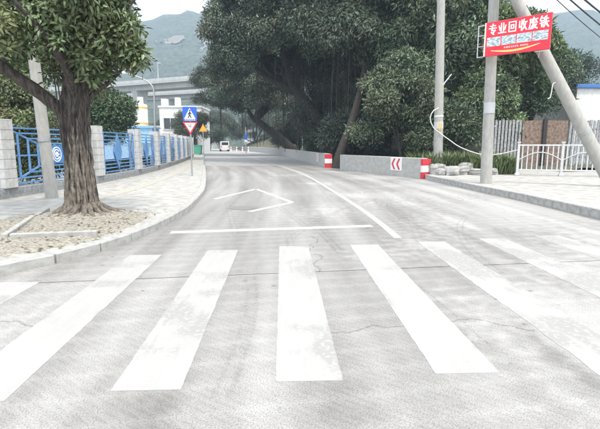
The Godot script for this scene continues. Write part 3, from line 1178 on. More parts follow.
func rounded(w: float, h: float, r: float, c := Vector2.ZERO) -> PackedVector2Array:
	var out := PackedVector2Array()
	for q in [[1, 1, 0.0], [-1, 1, 0.5], [-1, -1, 1.0], [1, -1, 1.5]]:
		for k in 5:
			var a: float = (q[2] + 0.125 * k) * PI
			out.append(c + Vector2(q[0] * (w * 0.5 - r), q[1] * (h * 0.5 - r)) + Vector2(cos(a), sin(a)) * r)
	return out

func left_side() -> void:
	var lp := concrete_pole("leaning pale concrete pole beside the tree, in front of the blue fence", g3(-6.07, 12.04, 0.12), g3(-6.42, 12.1, 7.6), 0.155, 0.105)
	strap(lp, Vector3(-0.075, 1.52, 0), Vector3(-0.35, 7.5, 0), 0.153, 0.1, M.steel, "band")

	# crossing sign over a give-way triangle
	var t := sign_post("crossing_sign", "blue square crossing sign above a white give-way triangle on a grey post", g3(-3.98, 20.1, 0.12), 2.94)
	t.rotation.y = 0.06
	var s := fresh()
	prism(s, rounded(0.6, 0.6, 0.03, Vector2(0, 2.68)), 0.04, 0.055)
	var plate := made(s, "square_plate", M.sign_blue, t)
	s = fresh()
	prism(s, PackedVector2Array([Vector2(-0.245, 2.47), Vector2(0.245, 2.47), Vector2(0, 2.93)]), 0.055, 0.058)
	made(s, "triangle", M.sign_white, plate)
	s = fresh()
	var fig := [[Vector2(0.005, 2.78), Vector2(-0.005, 2.66)], [Vector2(-0.005, 2.66), Vector2(0.06, 2.51)], [Vector2(-0.005, 2.66), Vector2(-0.07, 2.51)], [Vector2(0.0, 2.75), Vector2(0.075, 2.67)], [Vector2(0.0, 2.75), Vector2(-0.07, 2.66)]]
	for l in fig:
		var d: Vector2 = (l[1] - l[0]).normalized()
		var n := Vector2(-d.y, d.x) * 0.021
		prism(s, PackedVector2Array([l[0] + n, l[1] + n, l[1] - n, l[0] - n]), 0.058, 0.061)
	prism(s, rounded(0.07, 0.07, 0.034, Vector2(0.01, 2.825)), 0.058, 0.0606)
	made(s, "walking_figure", M.black, plate)
	for x in [-0.2, -0.12, -0.04, 0.04, 0.12, 0.2]:
		s = fresh()
		prism(s, PackedVector2Array([Vector2(x - 0.025, 2.405), Vector2(x + 0.025, 2.405), Vector2(x * 0.94 + 0.022, 2.45), Vector2(x * 0.94 - 0.022, 2.45)]), 0.055, 0.058)
		made(s, "stripe", M.sign_white, plate)
	s = fresh()
	prism(s, PackedVector2Array([Vector2(-0.33, 2.35), Vector2(0.33, 2.35), Vector2(0, 1.8)]), 0.04, 0.052)
	var tp := made(s, "triangle_plate", M.sign_red, t)
	s = fresh()
	prism(s, PackedVector2Array([Vector2(-0.235, 2.297), Vector2(0.235, 2.297), Vector2(0, 1.905)]), 0.052, 0.055)
	made(s, "white_field", M.sign_white, tp)
	s = fresh()
	strokes(s, glyph("让"), Vector2(-0.085, 2.105), 0.17, 0.018, 0.055, 0.057)
	made(s, "lettering", M.black, tp)

	var t2 := sign_post("warning_sign", "small orange triangular warning sign on a thin post behind the crossing sign", g3(-5.2, 30.4, 0.12), 2.7, 0.03)
	s = fresh()
	prism(s, PackedVector2Array([Vector2(-0.26, 2.2), Vector2(0.3, 2.2), Vector2(0.02, 2.7)]), 0.03, 0.042)
	var wp := made(s, "plate", M.sign_orange, t2)
	s = fresh()
	prism(s, PackedVector2Array([Vector2(-0.16, 2.26), Vector2(0.2, 2.26), Vector2(0.02, 2.58)]), 0.042, 0.045)
	made(s, "yellow_field", M.yellow, wp)

	# greenery in the factory yard
	var bunch := leaf_bunch(7, 16, 0.3, 0.17, 0.08, false)
	var small := leaf_bunch(8, 18, 0.22, 0.1, 0.055, false)
	tree("hedge_tree", "dusty olive hedge tree crowding behind the first fence panel", "trees in the factory yard", g3(-9.3, 15.2, 0.12), 0.1, Vector3(0.1, 2.2, 0), Vector3(1.9, 1.35, 0.9), 26, 130, Vector2(0.5, 0.85), Color(0.11, 0.12, 0.055), small)
	tree("hedge_tree", "dark leafy shrub low behind the blue emblem panel", "trees in the factory yard", g3(-7.9, 15.6, 0.12), 0.06, Vector3(0, 0.75, 0), Vector3(1.3, 0.7, 0.5), 14, 90, Vector2(0.35, 0.6), Color(0.06, 0.08, 0.035), small)
	tree("yard_tree", "round dark green tree rising behind the fence beside the trunk", "trees in the factory yard", g3(-9.95, 26, 0.12), 0.16, Vector3(0, 2.5, 0), Vector3(1.75, 1.5, 1.4), 30, 120, Vector2(0.6, 0.95), Color(0.045, 0.075, 0.04), bunch)
	tree("yard_tree", "tall light green tree behind the leaning concrete pole", "trees in the factory yard", g3(-11.6, 18.5, 0.12), 0.2, Vector3(0.3, 4.3, 0), Vector3(3.0, 2.2, 1.8), 36, 120, Vector2(0.7, 1.2), Color(0.09, 0.13, 0.045), bunch)
	tree("yard_tree", "broad dark tree farther back between hedge and silos", "trees in the factory yard", g3(-15, 33, 0.12), 0.2, Vector3(0, 2.4, 0), Vector3(3.4, 1.5, 2), 30, 120, Vector2(0.8, 1.3), Color(0.05, 0.08, 0.04), bunch)
	for i in 4:
		var z: float = [19.0, 22.6, 26.4, 30.5][i]
		tree("low_shrub", "low green shrub showing through the fence, " + ["behind the third panel", "behind the fourth panel", "behind the fifth panel", "behind the sixth panel"][i], "shrubs along the fence foot", g3([-7.6, -7.6, -7.8, -8.2][i], z, 0.12), 0.04, Vector3(0, 0.6, 0), Vector3(0.5, 0.5, 1.4), 12, 70, Vector2(0.3, 0.5), Color(0.05, 0.08, 0.035), small)
	tree("street_shrub", "bushy greyish tree behind the crossing sign at the fence end", "", g3(-12.6, 66, 0.12), 0.18, Vector3(0, 3.4, 0), Vector3(2.6, 2.6, 2.2), 34, 90, Vector2(0.7, 1.2), Color(0.075, 0.085, 0.055), bunch)

# ---------------------------------------------------------------- the street tree
func soil_y(x: float, d: float, dist: float, e: float, hn: FastNoiseLite, near_kerb: Array) -> float:
	var y := 0.125 + 0.035 * (1.0 - smoothstep(0.4, 1.1, dist)) + 0.13 * exp(-(pow(x + 3.87, 2.0) + pow(d - 8.85, 2.0)) / 0.6)
	y += hn.get_noise_2d(x * 4.0, d * 4.0) * 0.022 - 0.06 * smoothstep(0.8, 1.15, e)
	var close := 9.0
	for p in near_kerb:
		close = minf(close, p.distance_to(Vector2(x, d)))
	return lerpf(0.112, y, smoothstep(0.22, 0.6, close + hn.get_noise_2d(x * 5.0, d * 5.0) * 0.1))

func trunk_width(y: float) -> float:
	return 0.205 + 0.15 * exp(-maxf(0.0, y + 0.05) * 2.4)

func street_tree() -> void:
	var base := g3(-3.87, 8.85, 0.12)
	var t := thing("street_tree", base, "old street tree with ribbed root-wrapped trunk in a pit by the kerb", "tree")
	bumps = noise(101, 0.9, 3)
	var s := fresh()
	var pts := smooth_path([Vector3(0.0, -0.2, 0), Vector3(0.0, 0.1, 0), Vector3(-0.02, 0.6, 0), Vector3(-0.05, 1.3, 0), Vector3(-0.03, 1.95, 0), Vector3(0.02, 2.45, 0), Vector3(0.06, 3.1, 0.05)], 0.07)
	var rr := []
	for p in pts:
		var y: float = p.y
		rr.append(trunk_width(y) + 0.05 * exp(-pow((y - 2.0) / 0.35, 2.0)) - 0.05 * smoothstep(2.3, 3.1, y))
	tube(s, pts, rr, 56, 3)
	made(s, "trunk", M.bark, t)
	# strands of aerial root grown down the trunk and spreading at the foot
	for i in 54:
		var a := TAU * i / 54.0 + rng.randf_range(-0.1, 0.1)
		var top := rng.randf_range(0.45, 1.9)
		var l := []
		var rad := []
		var n := 12
		for k in n + 1:
			var h := lerpf(top, 0.0, float(k) / n)
			var r := trunk_width(h) * rng.randf_range(0.94, 1.12) + (0.16 * pow(1.0 - h / 0.3, 2.0) * rng.randf_range(0.5, 1.2) if h < 0.3 else 0.0)
			var aa := a + 0.2 * sin(h * rng_wave(i) + i * 1.7) + rng.randf_range(-0.03, 0.03)
			l.append(Vector3(cos(aa) * r - 0.03, h - (0.03 if k == n else 0.0), sin(aa) * r))
			rad.append((0.016 + 0.016 * absf(sin(i * 2.3))) * rng.randf_range(0.85, 1.15) * (0.5 if k == 0 else 1.0))
		s = fresh()
		tube(s, l, rad, 6)
		made(s, "root_strand", M.root, t)
	for i in 16:
		var a := TAU * i / 16.0 + rng.randf_range(-0.15, 0.15)
		s = fresh()
		var e := rng.randf_range(0.65, 1.15)
		tube(s, smooth_path([Vector3(cos(a) * 0.24, 0.26, sin(a) * 0.24), Vector3(cos(a + 0.1) * 0.52, 0.1, sin(a + 0.1) * 0.52), Vector3(cos(a + 0.15) * e, -0.02, sin(a + 0.15) * e)], 0.3), [0.06, 0.05, 0.04, 0.03, 0.025, 0.02], 7)
		made(s, "surface_root", M.root, t)
	# limbs
	var limbs := [
		[[Vector3(-0.05, 1.75, 0), Vector3(-0.3, 2.08, 0.1), Vector3(-0.62, 2.4, 0.25), Vector3(-1.0, 2.75, 0.55), Vector3(-1.5, 3.15, 0.7), Vector3(-2.2, 3.7, 0.8)], 0.13, 0.05],
		[[Vector3(0.05, 2.0, 0), Vector3(0.3, 2.35, -0.05), Vector3(0.55, 2.52, -0.1), Vector3(0.95, 2.9, -0.15), Vector3(1.25, 3.1, -0.2)], 0.055, 0.015],
		[[Vector3(0.04, 2.9, 0.05), Vector3(-0.4, 3.4, 0.3), Vector3(-0.9, 4.1, 0.2), Vector3(-1.2, 4.8, 0)], 0.12, 0.04],
		[[Vector3(0.05, 2.9, 0.05), Vector3(0.5, 3.4, 0.2), Vector3(1.0, 3.8, 0.1), Vector3(1.4, 4.3, 0)], 0.12, 0.03],
		[[Vector3(0.05, 3.0, 0.05), Vector3(0.1, 3.6, -0.3), Vector3(0.0, 4.4, -0.6), Vector3(-0.1, 5.2, -0.7)], 0.14, 0.04],
		[[Vector3(0.0, 2.3, 0.1), Vector3(0.1, 2.7, 0.5), Vector3(0.0, 3.2, 1.0), Vector3(-0.3, 3.7, 1.5)], 0.09, 0.025]]
	for l in limbs:
		s = fresh()
		var p := smooth_path(l[0], 0.12)
		var q := []
		for k in p.size():
			q.append(lerpf(l[1], l[2], float(k) / (p.size() - 1)) * (1.0 + 0.12 * bumps.get_noise_1d(k * 0.8)))
		tube(s, p, q, 12)
		made(s, "limb", M.bark, t)
	for i in 5:
		s = fresh()
		var x := rng.randf_range(-0.25, 0.3)
		var z := rng.randf_range(0.1, 0.35)
		var y := rng.randf_range(0.9, 1.7)
		tube(s, smooth_path([Vector3(x, 2.6, z), Vector3(x + 0.04, 2.1, z + 0.03), Vector3(x * 0.9, y, z)], 0.4), [0.012, 0.012, 0.011, 0.01, 0.009, 0.008, 0.008], 5)
		made(s, "hanging_root", M.bark, t)
	var near := leaf_bunch(21, 14, 0.15, 0.105, 0.042, true)
	var cl := []
	for c in [[-4.5, 3.75, 8.3, 0.55], [-3.8, 3.5, 7.9, 0.36], [-4.85, 3.3, 8.5, 0.34], [-5.2, 3.6, 8.8, 0.5], [-3.6, 3.65, 8.3, 0.5], [-3.3, 3.35, 8.4, 0.4], [-4.12, 3.08, 8.9, 0.26], [-3.6, 2.95, 9.1, 0.36], [-3.08, 3.75, 8.4, 0.4], [-2.9, 3.62, 8.55, 0.26], [-2.82, 3.2, 8.6, 0.12], [-2.7, 3.24, 8.6, 0.13], [-2.68, 3.08, 8.65, 0.09], [-3.5, 4.15, 9.4, 0.6], [-4.35, 4.35, 8.6, 0.65], [-3.5, 4.5, 8.6, 0.65], [-3.0, 4.35, 8.5, 0.48], [-3.05, 3.3, 8.9, 0.3], [-5.2, 4.3, 8.6, 0.6], [-3.9, 5.1, 9.0, 0.8], [-4.8, 5.0, 9.2, 0.7], [-3.0, 5.1, 9.0, 0.7], [-3.6, 3.2, 8.75, 0.3], [-4.0, 3.6, 8.9, 0.4], [-4.5, 3.4, 7.6, 0.35], [-3.35, 3.85, 7.8, 0.35], [-5.6, 3.9, 9.3, 0.5], [-3.9, 2.7, 9.25, 0.2]]:
		var r: float = c[3]
		cl.append([g3(c[0], c[2], c[1]) - base, Vector3(r, r * 0.8, r), int(330 * r * r) + 9])
		for k in 6:
			var d := Vector3(rng.randfn(), rng.randfn() - 0.5, rng.randfn()).normalized()
			cl.append([g3(c[0], c[2], c[1]) - base + d * r * rng.randf_range(1.05, 1.35), Vector3(0.11, 0.08, 0.11), 4])
	crown(t, cl, near, M.leaf, Color(0.115, 0.15, 0.07), 0.35, Vector2(0.7, 1.3))

	# soil heaped in the pit, spilling on the pavement, with its edging and dry leaves
	s = fresh()
	s.set_smooth_group(0)
	var hn := noise(111, 1.6, 4)
	var near_kerb := []
	for p in smooth_path(left_edge, 0.3):
		if p.y > 4.0 and p.y < 12.0 and p.x > -7.5:
			near_kerb.append(p)
	var grid := []
	for i in 61:
		var row := []
		for k in 61:
			var x := lerpf(-6.0, -2.2, k / 60.0)
			var d := lerpf(5.0, 10.4, i / 60.0)
			var dist := Vector2((x + 3.95) / 1.7, (d - 7.6) / 2.3).length()
			var e := dist + hn.get_noise_2d(x * 2.0, d * 2.0) * 0.4
			row.append(g3(x, d, soil_y(x, d, dist, e, hn, near_kerb)))
		grid.append(row)
	var kb := []
	for p in smooth_path(left_edge, 0.3):
		kb.append(p)
	var inside := PackedVector2Array(offset(kb, -0.22))
	inside.append(Vector2(-60, 126))
	inside.append(Vector2(-60, 3.6))
	for i in 60:
		for k in 60:
			var ok := true
			for q in [grid[i][k], grid[i][k + 1], grid[i + 1][k], grid[i + 1][k + 1]]:
				if not Geometry2D.is_point_in_polygon(Vector2(q.x, -q.z), inside):
					ok = false
			if ok:
				quad(s, grid[i][k], grid[i][k + 1], grid[i + 1][k + 1], grid[i + 1][k], Vector3.UP)
	structure(made(s, "soil", M.soil))
	var pit := thing("tree_pit_edging", g3(-4.1, 6.75, 0.12), "low pale concrete edging strips round the street tree pit", "edging")
	for l in [[Vector2(-4.12, 6.7), Vector2(-4.66, 8.5)], [Vector2(-4.04, 6.72), Vector2(-2.85, 6.92)], [Vector2(-4.66, 8.62), Vector2(-4.9, 9.5)]]:
		s = fresh()
		var m: Vector2 = (l[0] + l[1]) * 0.5
		var d: Vector2 = l[1] - l[0]
		box(s, g3(m.x, m.y, 0.165) - pit.position, Vector3(d.length(), 0.11, 0.09), Basis(Vector3.UP, atan2(d.y, d.x)), 0.01)
		made(s, "edging_strip", M.kerb, pit)
	var lf := fresh()
	lf.set_color(Color(1, 1, 1))
	lf.set_smooth_group(-1)
	quad(lf, Vector3(-0.045, 0, 0), Vector3(0, 0.006, 0.017), Vector3(0.05, 0.012, 0), Vector3(0, 0.006, -0.017), Vector3.UP)
	var spots := []
	for i in 520:
		var x := rng.randf_range(-5.0, -2.6) if i % 5 else rng.randf_range(-3.6, -2.2)
		var d := rng.randf_range(5.6, 9.8)
		if Geometry2D.is_point_in_polygon(Vector2(x - 0.05, d + 0.05), inside) and hn.get_noise_2d(x * 0.6, d * 0.6) > -0.12:
			var dist := Vector2((x + 3.95) / 1.7, (d - 7.6) / 2.3).length()
			spots.append(g3(x, d, maxf(0.124, soil_y(x, d, dist, dist, hn, near_kerb)) + 0.006))
	var mm := MultiMesh.new()
	mm.transform_format = MultiMesh.TRANSFORM_3D
	mm.use_colors = true
	mm.mesh = done(lf)
	mm.instance_count = spots.size()
	for i in spots.size():
		var bas := Basis.from_euler(Vector3(rng.randf_range(-0.4, 0.4), rng.randf() * TAU, rng.randf_range(-0.4, 0.4))).scaled(Vector3.ONE * rng.randf_range(0.5, 1.25))
		mm.set_instance_transform(i, Transform3D(bas, spots[i]))
		var v := rng.randf_range(0.4, 1.2)
		mm.set_instance_color(i, Color(0.2 * v, 0.165 * v, 0.1 * v) if i % 6 else Color(0.1 * v, 0.12 * v, 0.05 * v))
	var holder := MultiMeshInstance3D.new()
	holder.name = "leaf_litter"
	holder.multimesh = mm
	holder.material_override = M.leaf
	add_child(holder, true)
	tag(holder, "dry brown leaves and twigs scattered over the tree pit soil", "leaf litter", "", "stuff")

# ---------------------------------------------------------------- banyans and other trees on the right
func right_trees() -> void:
	var big := leaf_bunch(11, 20, 0.42, 0.24, 0.1, false)
	var mid := leaf_bunch(12, 18, 0.34, 0.18, 0.085, false)
	var long_ := leaf_bunch(13, 12, 0.3, 0.34, 0.1, false)
	var dark := Color(0.05, 0.068, 0.045)
	var g := "banyans behind the barrier"
	tree("banyan_tree", "huge dark banyan whose crown overhangs the road at the bend", g, g3(4.6, 38, 0.1), 0.7, Vector3(-3.6, 10.2, -1.5), Vector3(7.4, 5.4, 5.5), 190, 110, Vector2(0.8, 1.6), dark, big, 30)
	tree("banyan_tree", "dark banyan farther round the bend, low branches over the road", g, g3(1.6, 57, 0.3), 0.6, Vector3(-5, 8.2, -2), Vector3(8.2, 5.2, 6), 150, 110, Vector2(0.9, 1.8), dark, big, 10)
	tree("banyan_tree", "tall dark banyan behind the near barrier's gap", g, g3(7.2, 32, 0.3), 0.65, Vector3(-0.6, 10.2, 0), Vector3(6.2, 5.0, 5), 170, 110, Vector2(0.8, 1.6), dark, big, 34)
	tree("banyan_tree", "tall dark banyan behind the straight concrete pole", g, g3(10.4, 29.5, 0.2), 0.5, Vector3(-0.8, 8.4, -0.3), Vector3(4.3, 6.6, 4.4), 160, 105, Vector2(0.75, 1.5), Color(0.05, 0.075, 0.042), big, 8)
	tree("banyan_tree", "rear banyan filling the dark bank behind the others", g, g3(9, 47, 4), 0.6, Vector3(1, 6.5, 0), Vector3(9, 5.5, 4), 70, 140, Vector2(1.5, 2.5), dark, big)
	tree("banyan_tree", "rear banyan above the hollow behind the far barrier", g, g3(5, 62, 2), 0.6, Vector3(0, 9, 0), Vector3(8, 7, 4), 70, 140, Vector2(1.5, 2.5), dark, big)
	tree("bushy_tree", "paler bushy tree leaning over the near barrier", "", g3(6.6, 24.8, 0.12), 0.16, Vector3(-0.1, 3.1, 0), Vector3(2.5, 2.9, 1.7), 60, 75, Vector2(0.45, 0.95), Color(0.062, 0.085, 0.05), mid)
	tree("bushy_tree", "dark shrub low behind the barrier beside the pole", "", g3(8.6, 24.2, 0.12), 0.1, Vector3(0, 1.8, 0), Vector3(1.9, 1.9, 1.0), 34, 100, Vector2(0.5, 0.95), Color(0.05, 0.07, 0.04), mid)
	tree("broadleaf_tree", "green long-leaved tree behind the red signboard", "", g3(13.4, 27.5, 0.2), 0.24, Vector3(0, 5.6, 0), Vector3(2.6, 3.4, 2.2), 60, 80, Vector2(0.7, 1.3), Color(0.07, 0.1, 0.045), long_)
	tree("broadleaf_tree", "bushy green tree between the two upright poles", "", g3(11.6, 25.6, 0.2), 0.14, Vector3(0, 2.9, 0), Vector3(1.7, 2.3, 1.2), 40, 100, Vector2(0.55, 0.95), Color(0.07, 0.1, 0.05), mid)
	tree("broadleaf_tree", "dark tree right of the signboard behind the leaning pole", "", g3(16.6, 29.8, 0.2), 0.22, Vector3(-0.1, 5.0, 0), Vector3(2.2, 2.7, 2), 50, 90, Vector2(0.8, 1.3), Color(0.05, 0.075, 0.045), mid)
	tree("broadleaf_tree", "dark tree above the blue-edged roof", "", g3(22.5, 38, 0.2), 0.25, Vector3(0.3, 5.6, 0), Vector3(4, 2.9, 2.4), 50, 100, Vector2(1.0, 1.7), Color(0.05, 0.075, 0.05), mid)
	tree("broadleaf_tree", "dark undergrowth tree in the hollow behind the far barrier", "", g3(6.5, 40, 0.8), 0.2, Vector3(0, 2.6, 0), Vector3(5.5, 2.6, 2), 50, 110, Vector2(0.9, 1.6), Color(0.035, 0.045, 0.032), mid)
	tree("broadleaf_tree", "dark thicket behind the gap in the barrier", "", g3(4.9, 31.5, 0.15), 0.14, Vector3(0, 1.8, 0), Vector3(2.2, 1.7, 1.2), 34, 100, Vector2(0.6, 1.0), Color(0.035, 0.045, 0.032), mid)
	tree("broadleaf_tree", "dark thicket on the bank left of the second pole", "", g3(9.5, 35, 0.8), 0.16, Vector3(0, 3.0, 0), Vector3(4.5, 2.8, 2), 44, 110, Vector2(0.9, 1.5), Color(0.04, 0.055, 0.035), mid)
	var th := [[5.6, 35.5, 3.6, "dark thicket behind the far barrier, nearest the gap"], [4.6, 44, 3.6, "dark thicket behind the far barrier, beside the white post"], [4.2, 52, 4.2, "dark thicket on the bank behind the middle of the far barrier"], [2.4, 63, 4.4, "dark thicket behind the far barrier under the farther banyan"], [0.6, 76, 5, "dark thicket at the far end of the far barrier"]]
	for q in th:
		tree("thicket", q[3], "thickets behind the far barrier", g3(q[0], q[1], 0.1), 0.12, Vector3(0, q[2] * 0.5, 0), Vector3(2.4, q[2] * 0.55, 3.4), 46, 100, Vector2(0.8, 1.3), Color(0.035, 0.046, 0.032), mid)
	for q in [[27, 50, 8, "dark tree on the slope far right above the white building"], [34, 58, 9, "dark tree on the slope at the right edge under the cables"], [20, 56, 8, "dark tree on the slope behind the red signboard"], [-15.5, 98, 6.5, "dark tree closing the street left of the far bend"], [-7.0, 118, 8, "dark tree closing the street at the far bend"], [3.5, 90, 8, "dark tree on the bank beyond the far barrier"], [-27, 112, 6, "distant tree behind the white workshop"]]:
		tree("distant_tree", q[3], "trees at the far bend", g3(q[0], q[1], 0.0), 0.3, Vector3(0, q[2] * 0.62, 0), Vector3(q[2] * 0.85, q[2] * 0.6, 4), 44, 90, Vector2(1.4, 2.3), Color(0.05, 0.065, 0.045), big)
	# root column of a banyan at the gap
	var s := fresh()
	var t := thing("banyan_stump", g3(3.75, 28.3, 0.0), "dark leaning banyan root column standing in the gap between the barriers", "tree")
	tube(s, smooth_path([Vector3(-0.25, -0.1, 0), Vector3(-0.2, 0.5, 0), Vector3(0.05, 1.4, 0), Vector3(0.5, 2.6, -0.2), Vector3(1.0, 4.2, -0.6), Vector3(1.6, 6.4, -1.4)], 0.3), trunk_radii(40, 0.22), 14, 2)
	made(s, "trunk", M.dark_bark, t)

# ---------------------------------------------------------------- concrete barriers
func chevron_board(parent: Node, at: Vector3, turn: float, w: float, h: float) -> void:
	var b := sub("chevron_board", parent, at)
	b.rotation.y = turn
	var s := fresh()
	box(s, Vector3.ZERO, Vector3(w, h, 0.02), Basis(), 0.004)
	made(s, "plate", M.sign_white, b)
	for k in 2:
		s = fresh()
		var x := -w * 0.4 + k * w * 0.42
		var c := w * 0.2
		prism(s, PackedVector2Array([Vector2(x, 0), Vector2(x + c, h * 0.42), Vector2(x + c + w * 0.15, h * 0.42), Vector2(x + w * 0.15, 0), Vector2(x + c + w * 0.15, -h * 0.42), Vector2(x + c, -h * 0.42)]), 0.01, 0.014)
		made(s, "chevron", M.sign_red, b)

func barrier(label: String, path: Array, cap: bool, chev: float) -> void:
	var b := thing("concrete_barrier", Vector3.ZERO, label, "barrier", "concrete barriers along the bend")
	var p := smooth_path(path, 2.0)
	for i in p.size() - 1:
		var a: Vector2 = p[i]
		var c: Vector2 = p[i + 1]
		var d := c - a
		var m := (a + c) * 0.5
		var s := fresh()
		box(s, g3(m.x, m.y, 0.44), Vector3(d.length() + 0.012, 0.92, 0.3), Basis(Vector3.UP, atan2(d.y, d.x)), 0.015)
		made(s, "segment", M.concrete, b)
		s = fresh()
	var c2 := Curve2D.new()
	for q in p:
		c2.add_point(q)
	var at := c2.sample_baked(chev)
	var d2 := c2.sample_baked(chev + 0.3) - at
	var nrm := Vector2(-d2.y, d2.x).normalized()
	var pos := at + nrm * 0.166
	chevron_board(b, g3(pos.x, pos.y, 0.58), atan2(d2.y, d2.x) - PI, 0.84, 0.62)
	if cap:
		var a: Vector2 = p[0]
		var d: Vector2 = (p[0] - p[1]).normalized()
		var e := sub("end_marker", b, g3(a.x + d.x * 0.06, a.y + d.y * 0.06, 0))
		e.rotation.y = atan2(d.y, d.x)
		for k in 3:
			var s := fresh()
			box(s, Vector3(0, 0.145 + k * 0.29, 0), Vector3(0.14, 0.288, 0.46), Basis(), 0.008)
			made(s, "band", M.sign_red if k != 1 else M.sign_white, e)

func barriers() -> void:
	barrier("near grey concrete barrier with a double chevron board and striped end", near_barrier, true, 1.75)
	barrier("far concrete barrier running on round the bend under the trees", far_barrier, true, 3.2)

# ---------------------------------------------------------------- right pavement: poles, signboard, railing, walls
func sign_picture() -> ImageTexture:
	var w := 1024
	var h := 760
	var im := Image.create(w, h, false, Image.FORMAT_RGB8)
	im.fill(Color(0.86, 0.18, 0.24))
	im.fill_rect(Rect2i(0, 0, 22, h), Color(0.95, 0.93, 0.92))
	var text := "专业回收废铁"
	for i in 6:
		for l in glyph(text[i]):
			for k in l.size() - 1:
				var a: Vector2 = l[k]
				var b: Vector2 = l[k + 1]
				var n := int(a.distance_to(b) * 8.0) + 1
				for j in n + 1:
					var q := a.lerp(b, float(j) / n)
					var c := Vector2(62 + i * 158 + q.x * 13.8, 40 + q.y * 25.0)
					im.fill_rect(Rect2i(int(c.x) - 9, int(c.y) - 12, 18, 24), Color(0.98, 0.96, 0.95))
	# four faded photographs of scrap
	var n1 := noise(131, 0.012, 3)
	var n2 := noise(132, 0.022, 3)
	for f in 4:
		var x0 := 46 + f * 240
		for y in 205:
			for x in 226:
				var v := 0.8 + n1.get_noise_2d(x + f * 400, y * 1.6) * 0.3
				v -= 0.28 * smoothstep(0.1, 0.4, n2.get_noise_2d(x * 0.8 + f * 300, y * 2.2)) * (1.0 if y > 50 else 0.3)
				v = clampf(v, 0.25, 0.95)
				im.set_pixel(x0 + x, 345 + y, Color(v * 0.9, v * 0.97, v))
	# a line of small print and the yellow sweep
	var r := RandomNumberGenerator.new()
	r.seed = 9
	var x := 330
	while x < 690:
		var cw := r.randi_range(14, 26)
		for k in 4:
			im.fill_rect(Rect2i(x + r.randi_range(0, cw - 5), 592 + k * 9, r.randi_range(6, cw), 5), Color(0.98, 0.93, 0.9))
		im.fill_rect(Rect2i(x + cw / 2 - 2, 590, 5, 38), Color(0.98, 0.93, 0.9))
		x += cw + (26 if r.randf() < 0.25 else 8)
	for i in 760:
		var t := i / 760.0
		var y := 640.0 + 55.0 * sin(t * PI * 0.95) - 40.0 * t
		var th := int(6 + 30.0 * sin(t * PI))
		im.fill_rect(Rect2i(120 + i, int(y), 1, th), Color(0.97, 0.8, 0.36))
		im.fill_rect(Rect2i(120 + i, int(y) + th, 1, 6), Color(0.97, 0.95, 0.88))
	return ImageTexture.create_from_image(im)

